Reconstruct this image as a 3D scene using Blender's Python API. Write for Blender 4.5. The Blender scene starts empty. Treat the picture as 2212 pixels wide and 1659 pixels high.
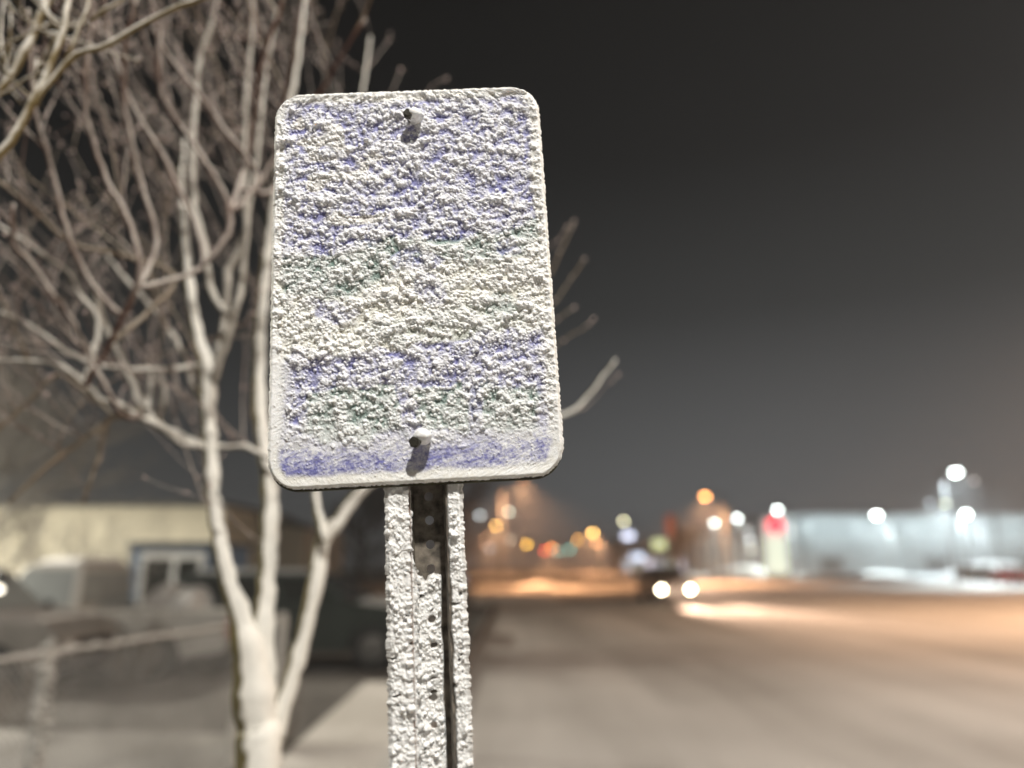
import bpy, bmesh, math, random
import numpy as np
from mathutils import Vector, Matrix
random.seed(7); rng = np.random.default_rng(11)
S = bpy.context.scene
COL = S.collection
R = math.radians

# ------------------------------------------------------------------ camera
PITCH = R(13.8); CAM = Vector((0, 0, 1.75))
cd = bpy.data.cameras.new('camera'); cam = bpy.data.objects.new('camera', cd); COL.objects.link(cam)
cam.location = CAM; cam.rotation_euler = (R(90) + PITCH, 0, 0)
cd.sensor_width = 36; cd.lens = 26; cd.clip_end = 2000; cd.clip_start = 0.05
cd.dof.use_dof = True; cd.dof.focus_distance = 0.806; cd.dof.aperture_fstop = 1.55
S.camera = cam
# ------------------------------------------------------------------ night sky lit by the town
W = bpy.data.worlds.new('World'); S.world = W; W.use_nodes = True
wn = W.node_tree; wn.nodes.clear()
wo = wn.nodes.new('ShaderNodeOutputWorld'); bg = wn.nodes.new('ShaderNodeBackground')
tc = wn.nodes.new('ShaderNodeTexCoord'); sx = wn.nodes.new('ShaderNodeSeparateXYZ')
cr = wn.nodes.new('ShaderNodeValToRGB')
cr.color_ramp.elements[0].position = 0.0; cr.color_ramp.elements[0].color = (.160, .163, .166, 1)
cr.color_ramp.elements[1].position = 0.80; cr.color_ramp.elements[1].color = (.0065, .0058, .0052, 1)
for p_, c_ in ((.14, (.104, .107, .109)), (.32, (.040, .041, .041)), (.50, (.0170, .0168, .0165))):
    e = cr.color_ramp.elements.new(p_); e.color = (*c_, 1)
mr0 = wn.nodes.new('ShaderNodeMapRange'); mr0.interpolation_type = 'SMOOTHSTEP'   # the town glow is stronger over the lit lot (+X)
mr0.inputs['From Min'].default_value = -.55; mr0.inputs['From Max'].default_value = .40; mr0.inputs['To Min'].default_value = .38; mr0.inputs['To Max'].default_value = 1.0
wn.links.new(sx.outputs['X'], mr0.inputs['Value'])
wn.links.new(tc.outputs['Generated'], sx.inputs[0]); wn.links.new(sx.outputs['Z'], cr.inputs[0])
wn.links.new(cr.outputs[0], bg.inputs['Color']); wn.links.new(mr0.outputs[0], bg.inputs['Strength'])
wn.links.new(bg.outputs[0], wo.inputs[0])
S.view_settings.view_transform = 'Standard'; S.view_settings.look = 'None'
S.view_settings.exposure = 0; S.view_settings.gamma = 1
cy = S.cycles
cy.max_bounces = 6; cy.diffuse_bounces = 3; cy.glossy_bounces = 2; cy.transmission_bounces = 3; cy.volume_bounces = 0
cy.transparent_max_bounces = 6; cy.caustics_reflective = False; cy.caustics_refractive = False
cy.sample_clamp_indirect = 4; cy.use_denoising = True; cy.denoiser = 'OPENIMAGEDENOISE'

# ------------------------------------------------------------------ helpers
F = 1597.0
def at(px, py, Y):
    """photo survey: the point at distance Y along the road axis that lies on a sight line (2212 px wide frame)"""
    a = (px - 1106) / F; b = (829.5 - py) / F
    d = Vector((a, math.cos(PITCH) - b * math.sin(PITCH), math.sin(PITCH) + b * math.cos(PITCH)))
    return CAM + d * (Y / d.y)
def link(o, parent=None):
    COL.objects.link(o)
    if parent is not None: o.parent = parent
    return o
def empty(name, loc, label, cat, group=None, rz=0):
    o = bpy.data.objects.new(name, None); COL.objects.link(o); o.location = loc; o.rotation_euler = (0, 0, rz)
    o.empty_display_size = .1
    o['label'] = label; o['category'] = cat
    if group: o['group'] = group
    return o
def tag(o, label, cat, group=None, kind=None):
    if label: o['label'] = label
    if cat: o['category'] = cat
    if group: o['group'] = group
    if kind: o['kind'] = kind
    return o
class MB:
    def __init__(s): s.v = []; s.f = []
    def add(s, vs, fs):
        n = len(s.v); s.v += [tuple(v) for v in vs]; s.f += [tuple(i + n for i in f) for f in fs]; return s
    def box(s, x0, x1, y0, y1, z0, z1):
        return s.add([(x0,y0,z0),(x1,y0,z0),(x1,y1,z0),(x0,y1,z0),(x0,y0,z1),(x1,y0,z1),(x1,y1,z1),(x0,y1,z1)],
              [(0,3,2,1),(4,5,6,7),(0,1,5,4),(1,2,6,5),(2,3,7,6),(3,0,4,7)])
    def tube(s, pts, rad, n=8, cap=True):
        pts = [Vector(p) for p in pts]; m = len(pts)
        if not hasattr(rad, '__len__'): rad = [rad] * m
        t = (pts[1] - pts[0]).normalized()
        u = t.orthogonal().normalized(); vs = []; fs = []
        for i in range(m):
            d = (pts[min(i+1, m-1)] - pts[max(i-1, 0)])
            if d.length > 1e-9: t = d.normalized()
            u = (u - t * u.dot(t)).normalized(); w = t.cross(u)
            for k in range(n):
                a = 2 * math.pi * k / n
                vs.append(pts[i] + (u * math.cos(a) + w * math.sin(a)) * rad[i])
        for i in range(m - 1):
            for k in range(n):
                a = i*n + k; b = i*n + (k+1) % n
                fs.append((a, b, b+n, a+n))
        if cap: fs.append(tuple(range(n-1, -1, -1))); fs.append(tuple((m-1)*n + k for k in range(n)))
        return s.add(vs, fs)
    def ball(s, c, r, n=8, m=5, sq=(1, 1, 1)):
        vs = [(c[0], c[1], c[2] + r*sq[2])]; fs = []
        for i in range(1, m):
            th = math.pi * i / m
            for k in range(n):
                a = 2*math.pi*k/n
                vs.append((c[0] + r*sq[0]*math.sin(th)*math.cos(a), c[1] + r*sq[1]*math.sin(th)*math.sin(a), c[2] + r*sq[2]*math.cos(th)))
        vs.append((c[0], c[1], c[2] - r*sq[2]))
        for k in range(n): fs.append((0, 1+k, 1+(k+1) % n))
        for i in range(m-2):
            for k in range(n):
                a = 1+i*n+k; b = 1+i*n+(k+1) % n; fs.append((a, a+n, b+n, b))
        L = len(vs)-1
        for k in range(n): fs.append((L, L-n+(k+1) % n, L-n+k))
        return s.add(vs, fs)
    def prism(s, poly, y0, y1):
        """poly in (x,z), extruded along y"""
        n = len(poly)
        vs = [(x, y0, z) for x, z in poly] + [(x, y1, z) for x, z in poly]
        fs = [tuple(range(n)), tuple(range(2*n-1, n-1, -1))]
        for i in range(n):
            j = (i+1) % n; fs.append((i, i+n, j+n, j))
        return s.add(vs, fs)
    def build(s, name, mat, parent=None, smooth=False, bevel=0, loc=None):
        me = bpy.data.meshes.new(name); me.from_pydata(s.v, [], s.f); me.update()
        me.materials.append(mat)
        if smooth: me.polygons.foreach_set('use_smooth', [True]*len(me.polygons))
        o = bpy.data.objects.new(name, me); link(o, parent)
        if loc is not None: o.location = loc
        if bevel:
            b = o.modifiers.new('bevel', 'BEVEL'); b.width = bevel; b.segments = 2; b.limit_method = 'ANGLE'
        return o
def npmesh(name, V, Fq, mat, parent=None, smooth=True):
    me = bpy.data.meshes.new(name)
    me.vertices.add(len(V)); me.vertices.foreach_set('co', V.astype(np.float32).ravel())
    k = Fq.shape[1]
    me.loops.add(Fq.size); me.loops.foreach_set('vertex_index', Fq.astype(np.int32).ravel())
    me.polygons.add(len(Fq)); me.polygons.foreach_set('loop_start', np.arange(0, Fq.size, k, dtype=np.int32))
    me.polygons.foreach_set('use_smooth', np.full(len(Fq), smooth))
    me.update(calc_edges=True); me.validate(); me.materials.append(mat)
    o = bpy.data.objects.new(name, me); link(o, parent); return o

# ------------------------------------------------------------------ materials
def nodes(name):
    m = bpy.data.materials.new(name); m.use_nodes = True; t = m.node_tree
    b = t.nodes['Principled BSDF']; return m, t, b
def noise(t, scale, detail=4, vec=None, rough=.55):
    n = t.nodes.new('ShaderNodeTexNoise'); n.inputs['Scale'].default_value = scale
    n.inputs['Detail'].default_value = detail; n.inputs['Roughness'].default_value = rough
    if vec is not None: t.links.new(vec, n.inputs['Vector'])
    return n.outputs['Fac']
def objvec(t, sc=(1, 1, 1), rot=(0, 0, 0)):
    c = t.nodes.new('ShaderNodeTexCoord'); m = t.nodes.new('ShaderNodeMapping')
    m.inputs['Scale'].default_value = sc; m.inputs['Rotation'].default_value = rot
    t.links.new(c.outputs['Object'], m.inputs[0]); return m.outputs[0]
def ramp(t, fac, stops):
    r = t.nodes.new('ShaderNodeValToRGB'); els = r.color_ramp.elements
    els[0].position = stops[0][0]; els[0].color = (*stops[0][1], 1)
    els[1].position = stops[-1][0]; els[1].color = (*stops[-1][1], 1)
    for p, c in stops[1:-1]:
        e = els.new(p); e.color = (*c, 1)
    t.links.new(fac, r.inputs[0]); return r.outputs[0]
def math_(t, op, a, b=None):
    n = t.nodes.new('ShaderNodeMath'); n.operation = op
    for i, x in enumerate((a, b)):
        if x is None: continue
        if isinstance(x, (int, float)): n.inputs[i].default_value = x
        else: t.links.new(x, n.inputs[i])
    return n.outputs[0]
def bump(t, b, fac, strength, dist):
    n = t.nodes.new('ShaderNodeBump'); n.inputs['Strength'].default_value = strength; n.inputs['Distance'].default_value = dist
    t.links.new(fac, n.inputs['Height']); t.links.new(n.outputs[0], b.inputs['Normal'])
def simple(name, c, rough=.6, var=.25, scale=3., metal=0, bmp=0):
    m, t, b = nodes(name); v = objvec(t)
    f = noise(t, scale, 5, v)
    lo = tuple(x*(1-var) for x in c); hi = tuple(min(1, x*(1+var)) for x in c)
    t.links.new(ramp(t, f, [(.3, lo), (.7, hi)]), b.inputs['Base Color'])
    b.inputs['Roughness'].default_value = rough; b.inputs['Metallic'].default_value = metal
    if bmp: bump(t, b, noise(t, scale*8, 4, v), .5, bmp)
    return m
def emit(name, c, s):
    m, t, b = nodes(name)
    b.inputs['Base Color'].default_value = (*c, 1)
    b.inputs['Emission Color'].default_value = (*c, 1); b.inputs['Emission Strength'].default_value = s
    return m
M = {}
M['snow'] = simple('snow', (.72, .71, .69), .8, .12, 2.0, bmp=.02)
M['dark_metal'] = simple('dark metal', (.05, .05, .05), .5, .3, 6, .3)
M['pole'] = simple('weathered steel pole', (.09, .09, .088), .6, .2, 2, .2)
M['cream'] = simple('cream siding', (.60, .555, .43), .7, .06, .4)
M['roof'] = simple('dark roof', (.06, .06, .06), .8)
M['blue'] = simple('blue siding', (.09, .16, .27), .7, .15, 1)
M['white'] = simple('white trim', (.72, .72, .70), .6, .05)
M['glass'] = simple('dark glass', (.02, .022, .02), .12, .2)
M['tyre'] = simple('tyre rubber', (.025, .025, .025), .85)
M['rim'] = simple('wheel rim', (.16, .155, .145), .5, .2, 4, .4)
M['silver'] = simple('silver truck paint with rime', (.46, .44, .40), .55, .12, 2)
M['dgreen'] = simple('dark green paint', (.022, .030, .026), .35, .3, 2)
M['dgrey'] = simple('dark grey paint', (.03, .03, .032), .35, .3, 2)
M['rime_glass'] = simple('glass under rime', (.26, .28, .27), .6, .2, 3)
M['rime_paint'] = simple('car paint under rime', (.20, .185, .165), .7, .3, 2)
M['black'] = simple('black plastic', (.012, .012, .012), .6)
M['red_lens'] = simple('red lens', (.35, .02, .02), .3)
M['red_paint'] = simple('red car paint', (.35, .02, .04), .3)
M['store'] = simple('pale store wall', (.50, .54, .54), .7, .06, .05)
M['store_dark'] = simple('store bay', (.26, .29, .29), .7, .06, .2)
M['grey_wall'] = simple('grey wall', (.20, .19, .17), .8, .15, .1)
M['wood'] = simple('bark', (.035, .03, .022), .9, .3, 10)

# rime-covered bark: rime sits on the windward side (towards +X, -Y and up)
def rime_bark(name, bark, bark2, rime, wind, lo, hi, nscale=14):
    m, t, b = nodes(name); v = objvec(t)
    g = t.nodes.new('ShaderNodeNewGeometry'); d = t.nodes.new('ShaderNodeVectorMath'); d.operation = 'DOT_PRODUCT'
    t.links.new(g.outputs['Normal'], d.inputs[0]); d.inputs[1].default_value = Vector(wind).normalized()
    n1 = noise(t, nscale, 5, v)
    s = math_(t, 'ADD', d.outputs['Value'], math_(t, 'MULTIPLY', math_(t, 'SUBTRACT', n1, .5), 1.3))
    mr = t.nodes.new('ShaderNodeMapRange'); mr.inputs['From Min'].default_value = lo; mr.inputs['From Max'].default_value = hi
    t.links.new(s, mr.inputs['Value'])
    bc = ramp(t, noise(t, 5, 3, v), [(.35, bark), (.65, bark2)])
    rc = ramp(t, noise(t, 30, 3, v), [(.3, tuple(x*.86 for x in rime)), (.7, rime)])
    mx = t.nodes.new('ShaderNodeMix'); mx.data_type = 'RGBA'
    t.links.new(mr.outputs[0], mx.inputs['Factor']); t.links.new(bc, mx.inputs['A']); t.links.new(rc, mx.inputs['B'])
    t.links.new(mx.outputs['Result'], b.inputs['Base Color']); b.inputs['Roughness'].default_value = .85
    bump(t, b, noise(t, 90, 3, v), .6, .004)
    return m
WIND = (.75, -.70, .45)
M['bark'] = rime_bark('trunk bark with rime', (.07, .055, .012), (.11, .085, .02), (.78, .75, .68), (1, -.30, .25), -.03, .2)
M['limb'] = rime_bark('limb bark with rime', (.05, .04, .02), (.09, .06, .035), (.62, .585, .52), WIND, -.05, .65, 12)
M['twig'] = rime_bark('red brown twig with rime', (.075, .034, .025), (.14, .06, .036), (.50, .45, .40), WIND, .18, 1.0, 12)
M['tan_twig'] = rime_bark('tan twig with rime', (.13, .075, .025), (.18, .10, .04), (.38, .34, .28), WIND, .0, 1.2, 9)
M['near_twig'] = rime_bark('olive twig with rime', (.12, .085, .025), (.17, .12, .045), (.74, .70, .62), (.2, -.25, 1), .0, .35, 16)
M['post_rime'] = rime_bark('fence pipe with rime', (.12, .12, .11), (.18, .17, .15), (.52, .50, .46), (.2, -.4, 1), -.4, .4)

# ------------------------------------------------------------------ ground, road, lot
def sheet(name, poly, z, mat, sub=0):
    me = bpy.data.meshes.new(name); bm = bmesh.new()
    bm.faces.new([bm.verts.new((x, y, z)) for x, y in poly])
    bm.to_mesh(me); bm.free(); me.materials.append(mat)
    o = bpy.data.objects.new(name, me); link(o); o['kind'] = 'structure'; return o
def track_mat(name, lo, mid, hi, sx_, sy_, rot, d=.06):
    m, t, b = nodes(name); v = objvec(t, (sx_, sy_, 1), (0, 0, rot)); v2 = objvec(t)
    f = noise(t, 1.0, 4, v, .5); g = noise(t, .22, 5, v2)
    s = math_(t, 'ADD', math_(t, 'MULTIPLY', f, .62), math_(t, 'MULTIPLY', g, .38))
    t.links.new(ramp(t, s, [(.38, lo), (.50, mid), (.62, hi)]), b.inputs['Base Color'])
    b.inputs['Roughness'].default_value = .75
    bump(t, b, noise(t, 5, 5, v2), .5, d)
    return m
M['road'] = track_mat('driven snow on asphalt', (.26, .245, .225), (.37, .352, .33), (.46, .44, .41), .62, .07, R(-5))
M['yard'] = track_mat('thin dirty snow', (.055, .05, .044), (.098, .091, .082), (.15, .142, .13), .6, .5, 0)
M['walk'] = track_mat('fresh snow on pavement', (.42, .40, .36), (.52, .50, .46), (.62, .60, .56), .7, .5, 0)
M['lawn'] = track_mat('snow over short grass', (.15, .142, .13), (.235, .225, .21), (.33, .32, .295), 1.2, .9, .3)
M['lot'] = track_mat('parking lot snow', (.45, .47, .47), (.62, .64, .64), (.74, .76, .76), .1, .3, 0, .1)
sheet('ground', [(-590, -60), (590, -60), (590, 590), (-590, 590)], 0, M['yard'])
sheet('road', [(-.9, -60), (34, -60), (34.2, 0), (39.5, 64), (58, 585), (20, 585), (-.5, 40), (-.9, 0)], .008, M['road'])
sheet('parking_lot', [(36.0, -40), (300, -40), (300, 210), (47.0, 210), (41.0, 64)], .016, M['lot'])
sheet('pavement', [(-2.1, 6.3), (-.95, 6.3), (-.98, 9), (-1.55, 12.0), (-2.25, 12.2), (-2.2, 9)], .012, M['walk'])
sheet('lawn', [(-12, 1), (-2.4, 1), (-2.5, 8.5), (-14, 9.6)], .012, M['lawn'])
k = MB(); k.prism([(-.08, 0), (.08, 0), (.08, .11), (.05, .13), (-.05, .13), (-.08, .11)], -20, 120)
o = k.build('kerb', simple('concrete kerb', (.16, .15, .14), .8), bevel=0, loc=(-.88, 0, 0)); o['kind'] = 'structure'

def heap(name, loc, rx, ry, h, mat, label=None, cat=None, parent=None, seed=0, kind=None, rz=0, n=36, group=None):
    r = np.random.default_rng(seed); ph = r.uniform(0, 6.28, 6)
    V = [(0, 0, h)]; Fc = []; rings = 9
    for i in range(1, rings+1):
        q = i/rings
        for j in range(n):
            a = 2*math.pi*j/n
            w = 1 + .13*math.sin(2*a+ph[0]) + .08*math.sin(3*a+ph[1]) + .05*math.sin(7*a+ph[2])
            z = h*(1-q**2)**.9*(1+.12*math.sin(5*a+4*q+ph[3])*q)
            V.append((rx*q*w*math.cos(a), ry*q*w*math.sin(a), max(z, -.01) if q < 1 else -.02))
    for j in range(n): Fc.append((0, 1+j, 1+(j+1) % n))
    for i in range(rings-1):
        for j in range(n):
            a = 1+i*n+j; b = 1+i*n+(j+1) % n; Fc.append((a, a+n, b+n, b))
    m = MB(); m.add(V, Fc); o = m.build(name, mat, parent, True, loc=loc); o.rotation_euler.z = rz
    tag(o, label, cat, group, kind); return o
M['bank'] = simple('ploughed snow', (.62, .60, .57), .85, .12, 1.2, bmp=.05)
heap('snow_bank', (.1, 41, 0), 2.4, 7, .22, M['bank'], 'low ploughed snow bank along the left road edge behind the signpost', 'snow bank', seed=3)
heap('snow_bank', (2.1, 60, 0), 2.0, 11, .35, M['bank'], 'orange lit snow bank farther along the left road edge', 'snow bank', seed=4)
heap('snow_bank', (41.6, 95, 0), 1.6, 30, .7, M['bank'], 'long white snow bank between the road and the parking lot', 'snow bank', seed=5)

# ------------------------------------------------------------------ the rime-covered sign
def Rm(a, b, c):
    return Matrix.Rotation(c, 4, 'Z') @ Matrix.Rotation(a, 4, 'X') @ Matrix.Rotation(b, 4, 'Y')
SW, SH, SR = .300, .452, .031
sign = empty('road_sign', (0, 0, 0), 'rounded parking sign crusted all over with white rime on a perforated steel post', 'road sign')
sign.matrix_world = Matrix.Translation((-.1092, .756, 2.0596)) @ Rm(R(.17), R(-3.2), R(1.23))
# noise helpers
def vnoise(x, y, fx, fy, seed):
    r = np.random.default_rng(seed); g = r.random((64, 64))
    X = x*fx + 7.3*seed % 13; Y = y*fy + 3.1*seed % 17
    xi = np.floor(X).astype(int); yi = np.floor(Y).astype(int); fx_ = X-xi; fy_ = Y-yi
    fx_ = fx_*fx_*(3-2*fx_); fy_ = fy_*fy_*(3-2*fy_)
    a = g[yi % 64, xi % 64]; b = g[yi % 64, (xi+1) % 64]; c = g[(yi+1) % 64, xi % 64]; d = g[(yi+1) % 64, (xi+1) % 64]
    return (a*(1-fx_)+b*fx_)*(1-fy_) + (c*(1-fx_)+d*fx_)*fy_
def pnoise(x, y, f, seed, an=1.25, tilt=.0):
    """gradient noise, roughly -1..1, f in cycles per metre"""
    r = np.random.default_rng(seed); th = r.random((64, 64))*6.2832; gx, gy = np.cos(th), np.sin(th)
    a = r.random()*.5-.25+tilt; X = (x*math.cos(a)/an+y*math.sin(a))*f+r.random()*60; Y = (-x*math.sin(a)+y*math.cos(a))*f+r.random()*60
    xi = np.floor(X).astype(int); yi = np.floor(Y).astype(int); u_ = X-xi; v_ = Y-yi
    su = u_*u_*u_*(u_*(u_*6-15)+10); sv = v_*v_*v_*(v_*(v_*6-15)+10)
    def d(i, j): return gx[(yi+j) % 64, (xi+i) % 64]*(u_-i)+gy[(yi+j) % 64, (xi+i) % 64]*(v_-j)
    return ((d(0, 0)*(1-su)+d(1, 0)*su)*(1-sv)+(d(0, 1)*(1-su)+d(1, 1)*su)*sv)*1.45
def rime_height(X, Z, seed):
    """cauliflower-like rime: rounded lumps of many sizes with sharp creases, 0..~1"""
    wx = X+.0022*pnoise(X, Z, 110, seed+1)+.0007*pnoise(X, Z, 420, seed+2); wz = Z+.0022*pnoise(X, Z, 110, seed+3)+.0007*pnoise(X, Z, 420, seed+4)
    h = .46+.50*pnoise(wx, wz, 42, seed+5, 1.5)+.38*pnoise(wx, wz, 88, seed+6, 1.4)+.22*pnoise(wx, wz, 170, seed+7, 1.4)
    for lam, a in ((.0085, .22), (.0050, .24), (.0030, .20), (.0018, .15), (.0011, .11)):
        p1 = pnoise(wx, wz, 1/lam*.62, seed+int(lam*1e5), 1.35)
        b = np.abs(p1) if lam > .004 else .5*np.abs(p1)+.5*(.5-.5*p1)
        h = h+a*(b*2.0-.55)*np.clip(.45+.8*h, .25, 1.3)
    return np.clip(h, 0, 1.7)
def sstep(a, b, x):
    t = np.clip((x-a)/(b-a), 0, 1); return t*t*(3-2*t)
def grains(H, dx, dz, n, rmin, rmax, basef, rg, power=2.2, squash=1.0, facet=False):
    """max-blend n hemispherical grains (metres) into height map H sampled every dx, dz"""
    nz, nx = H.shape
    for i in range(n):
        r = rmin + (rmax-rmin)*rg.random()**power
        ci = rg.random()*nx; cj = rg.random()*nz
        i0 = max(0, int(ci-r/dx)); i1 = min(nx, int(ci+r/dx)+2); j0 = max(0, int(cj-r/dz)); j1 = min(nz, int(cj+r/dz)+2)
        if i1 <= i0 or j1 <= j0: continue
        xs = (np.arange(i0, i1)-ci)*dx; zs = (np.arange(j0, j1)-cj)*dz
        d2 = r*r - xs[None, :]**2 - zs[:, None]**2
        b = basef[min(nz-1, int(cj)), min(nx-1, int(ci))] + r*(rg.random()*.9-.45)
        if facet:        # small tilted crystal plates instead of round grains
            a = rg.random()*3.1416; xr = xs[None, :]*math.cos(a)+zs[:, None]*math.sin(a); zr_ = -xs[None, :]*math.sin(a)+zs[:, None]*math.cos(a)
            q = r-np.maximum(np.abs(xr), np.abs(zr_)*.8+np.abs(xr)*.35); hh = np.where(q > 0, b+q*.9+xr*.35*(rg.random()*2-1), -1)
            H[j0:j1, i0:i1] = np.maximum(H[j0:j1, i0:i1], hh); continue
        hh = np.where(d2 > 0, b + np.sqrt(np.maximum(d2, 0))*squash, -1)
        H[j0:j1, i0:i1] = np.maximum(H[j0:j1, i0:i1], hh)
NX, NZ = 480, 720
u = np.linspace(0, 1, NX); w = np.linspace(0, 1, NZ)             # w from top
Ug, Wg = np.meshgrid(u, w)
X = (Ug-.5)*SW; Z = (.5-Wg)*SH
big = vnoise(X, Z, 34, 52, 1)*.5 + vnoise(X+Z*.3, Z, 75, 110, 2)*.3 + vnoise(X, Z, 160, 220, 3)*.2
rgn = np.random.default_rng(5)
smooth_b = sstep(.825, .935, Wg + .05*(vnoise(X, Z, 30, 30, 9)-.5) - .02*np.cos((Ug-.5)*3))   # thin smooth ice at the bottom
smooth_b = np.maximum(smooth_b, sstep(.085, .03, Ug)*sstep(.60, .75, Wg))
clump = sstep(.30, .74, big)
rh = rime_height(X, Z, 100)
H = .0005+.0037*rh*(.75+.5*vnoise(X, Z, 30, 45, 140))
dx, dz = SW/NX, SH/NZ
grains(H, dx, dz, 900, .0012, .0032, H*.94, rgn, 2.5)
grains(H, dx, dz, 12000, .0007, .0021, H*.97, rgn, 2.0, facet=True)
grains(H, dx, dz, 16000, .0005, .0011, H*1.0, rgn, 1.5, facet=True)
H += .00035*np.abs(pnoise(X, Z, 800, 133))*sstep(.0015, .004, H)*2
H += .00030*pnoise(X, Z, 1300, 131)
H = np.maximum(H, .0003)
icy = .0011 + .0005*vnoise(X*1.0+Z*.9, Z-X*.6, 120, 420, 14) + .0004*vnoise(X+Z, Z-X*.6, 300, 700, 15)
gi = icy.copy(); grains(gi, dx, dz, 9000, .0004, .0009, icy*.9, rgn, 1.2)
H = H*(1-smooth_b) + gi*smooth_b
# border roll of rime
ed = np.minimum(np.minimum(Ug, 1-Ug)*SW, np.minimum(Wg, 1-Wg)*SH)
rim = sstep(.010, .001, ed)
H = H*(1-.35*rim) + rim*.0016
H *= (1-.75*sstep(.0016, 0, ed))
# map the square grid on the rounded rectangle
az = np.abs(Z); hw = np.where(az > SH/2-SR, SW/2-SR+np.sqrt(np.maximum(SR**2-(az-(SH/2-SR))**2, 0)), SW/2)
Xr = (Ug-.5)*2*hw
# overhang: lumps slump down and to the left a little
fx = -.12*H; fz = -.22*H
xo = 1.0 + .0035*sstep(.012, 0, ed)*(vnoise(X, Z, 260, 260, 21)+.2)
P = np.stack([Xr*xo + fx, -H, Z*(1+.003*sstep(.008, 0, ed)*vnoise(X, Z, 300, 300, 22)) + fz], -1).reshape(-1, 3)
idx = np.arange(NX*NZ).reshape(NZ, NX)
Q = np.stack([idx[:-1, :-1], idx[1:, :-1], idx[1:, 1:], idx[:-1, 1:]], -1).reshape(-1, 4)
ring = np.concatenate([idx[0, :], idx[1:, -1], idx[-1, -2::-1], idx[-2:0:-1, 0]])
sk = [P]; prev = ring; nv = len(P); fq = [Q]
for (grow, yy) in ((.0016, .0002), (.0020, .0014), (.0009, .0026)):
    b = P[ring].copy(); c = b*[1, 0, 1]; nrm = np.stack([b[:, 0]/(SW/2), 0*b[:, 0], b[:, 2]/(SH/2)], -1)
    pw = np.abs(nrm)**6; nn = np.sign(nrm)*pw; nn /= np.linalg.norm(nn, axis=1, keepdims=True)+1e-9
    jit = vnoise(b[:, 0]+b[:, 2], b[:, 2]-b[:, 0], 420, 420, 31+int(yy*1e4))
    jit2 = vnoise(b[:, 0]+b[:, 2], b[:, 2]-b[:, 0], 1100, 1100, 37)
    c += nn*(grow*(.15+1.0*jit+.6*jit2))[:, None]; c[:, 1] = yy
    sk.append(c); new = nv + np.arange(len(ring)); nv += len(ring)
    p2 = np.roll(prev, -1); n2 = np.roll(new, -1)
    fq.append(np.stack([prev, p2, n2, new], -1)); prev = new
V = np.concatenate(sk); Fq = np.concatenate(fq)[:, ::1]
# pigment: print of the sign showing through where the rime is thin
blue = np.array([.055, .06, .36]); green = np.array([.02, .12, .085]); white = np.array([.78, .76, .66]); cream = np.array([.78, .73, .56])
n_a = vnoise(X, Z, 18, 22, 41)-.5; n_b = vnoise(X, Z, 70, 90, 42)-.5
Wd = Wg + .05*n_a + .025*n_b; Ud = Ug + .06*n_a + .03*n_b
def C(mask, col, acc): return acc*(1-mask[..., None]) + col*mask[..., None]
col = np.ones((NZ, NX, 3))*blue
yb = .455 - .085*Ug                                    # slanted lower edge of the upper blue field
col = C(sstep(.012, -.012, np.hypot((Ud-.27+.16*n_b)*.8, (Wd-.27+.30*n_a+.10*n_b)*1.3)-.10)*.7, cream, col)
col = C(sstep(0, .02, Wd-yb), green, col)
col = C(sstep(0, .03, Wd-(.545-.13*Ug+.02*np.sin(9*Ug)))*.93, white, col)
for (cu, cw, ru, rw, cc) in ((.22, .585, .075, .028, blue), (.52, .47, .1, .02, blue), (.85, .44, .05, .018, blue), (.62, .62, .30, .05, green*.5+white*.5), (.82, .60, .06, .035, green), (.55, .53, .05, .03, blue)):
    col = C(sstep(1.15, .85, np.hypot((Ud-cu)/ru, (Wd-cw)/rw))*.75, cc, col)
col = C(sstep(.0, .012, Wd-.672+.02*Ug), blue, col)
gm = sstep(.0, .012, Wd-.775)*sstep(.012, -.01, Wd-.885)*sstep(.10, .13, Ud)*sstep(.93, .90, Ud)
gm = gm*(1-sstep(.035, .02, np.abs(Ud-.475-.2*(Wg-.8))))*(1-.8*sstep(.03, .02, np.abs(Ud-.70)))
col = C(gm, green, col)
brd = sstep(.0150, .0080, ed+.004*n_b+.004*n_a)*.9
col = C(brd, white, col)
# how much the rime hides it: thickness, plus a fine mottling of grain sizes
def blur(a, n):
    for ax in (0, 1):
        pad_ = [(0, 0), (0, 0)]; pad_[ax] = (n+1, n); c = np.cumsum(np.pad(a, pad_, 'edge'), ax)
        a = (np.take(c, range(2*n+1, c.shape[ax]), ax)-np.take(c, range(0, c.shape[ax]-2*n-1), ax))/(2*n+1)
    return a
Hl = blur(blur(H, 12), 12)
opq = .10+.77*sstep(.0005, .0036, H-.55*(Hl-Hl.mean())+.0005*n_b)
ice_cov = np.clip(.66 + .36*pnoise(X, Z, 60, 451, 1.8) + .36*pnoise(X, Z, 170, 452, 1.6) + .40*pnoise(X, Z, 420, 453, 1.5) + .34*pnoise(X, Z, 900, 454) + .40*sstep(.935, .885, Wg) - .42*sstep(.905, .965, Wg)*(1.0-.75*Ug), .07, .95)
opq = opq*(1-smooth_b) + ice_cov*smooth_b
opq = np.clip(.10+.90*opq + .10*(vnoise(X, Z, 420, 520, 61)-.5), 0, 1)
dens = np.where(np.abs(X-X) < 1, 1, 1)
A = np.concatenate([col, opq[..., None]], -1).reshape(-1, 4)
edge_c = np.tile(np.array([.74, .71, .60, .85]), (len(V)-len(A), 1)); A = np.concatenate([A, edge_c])
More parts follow.
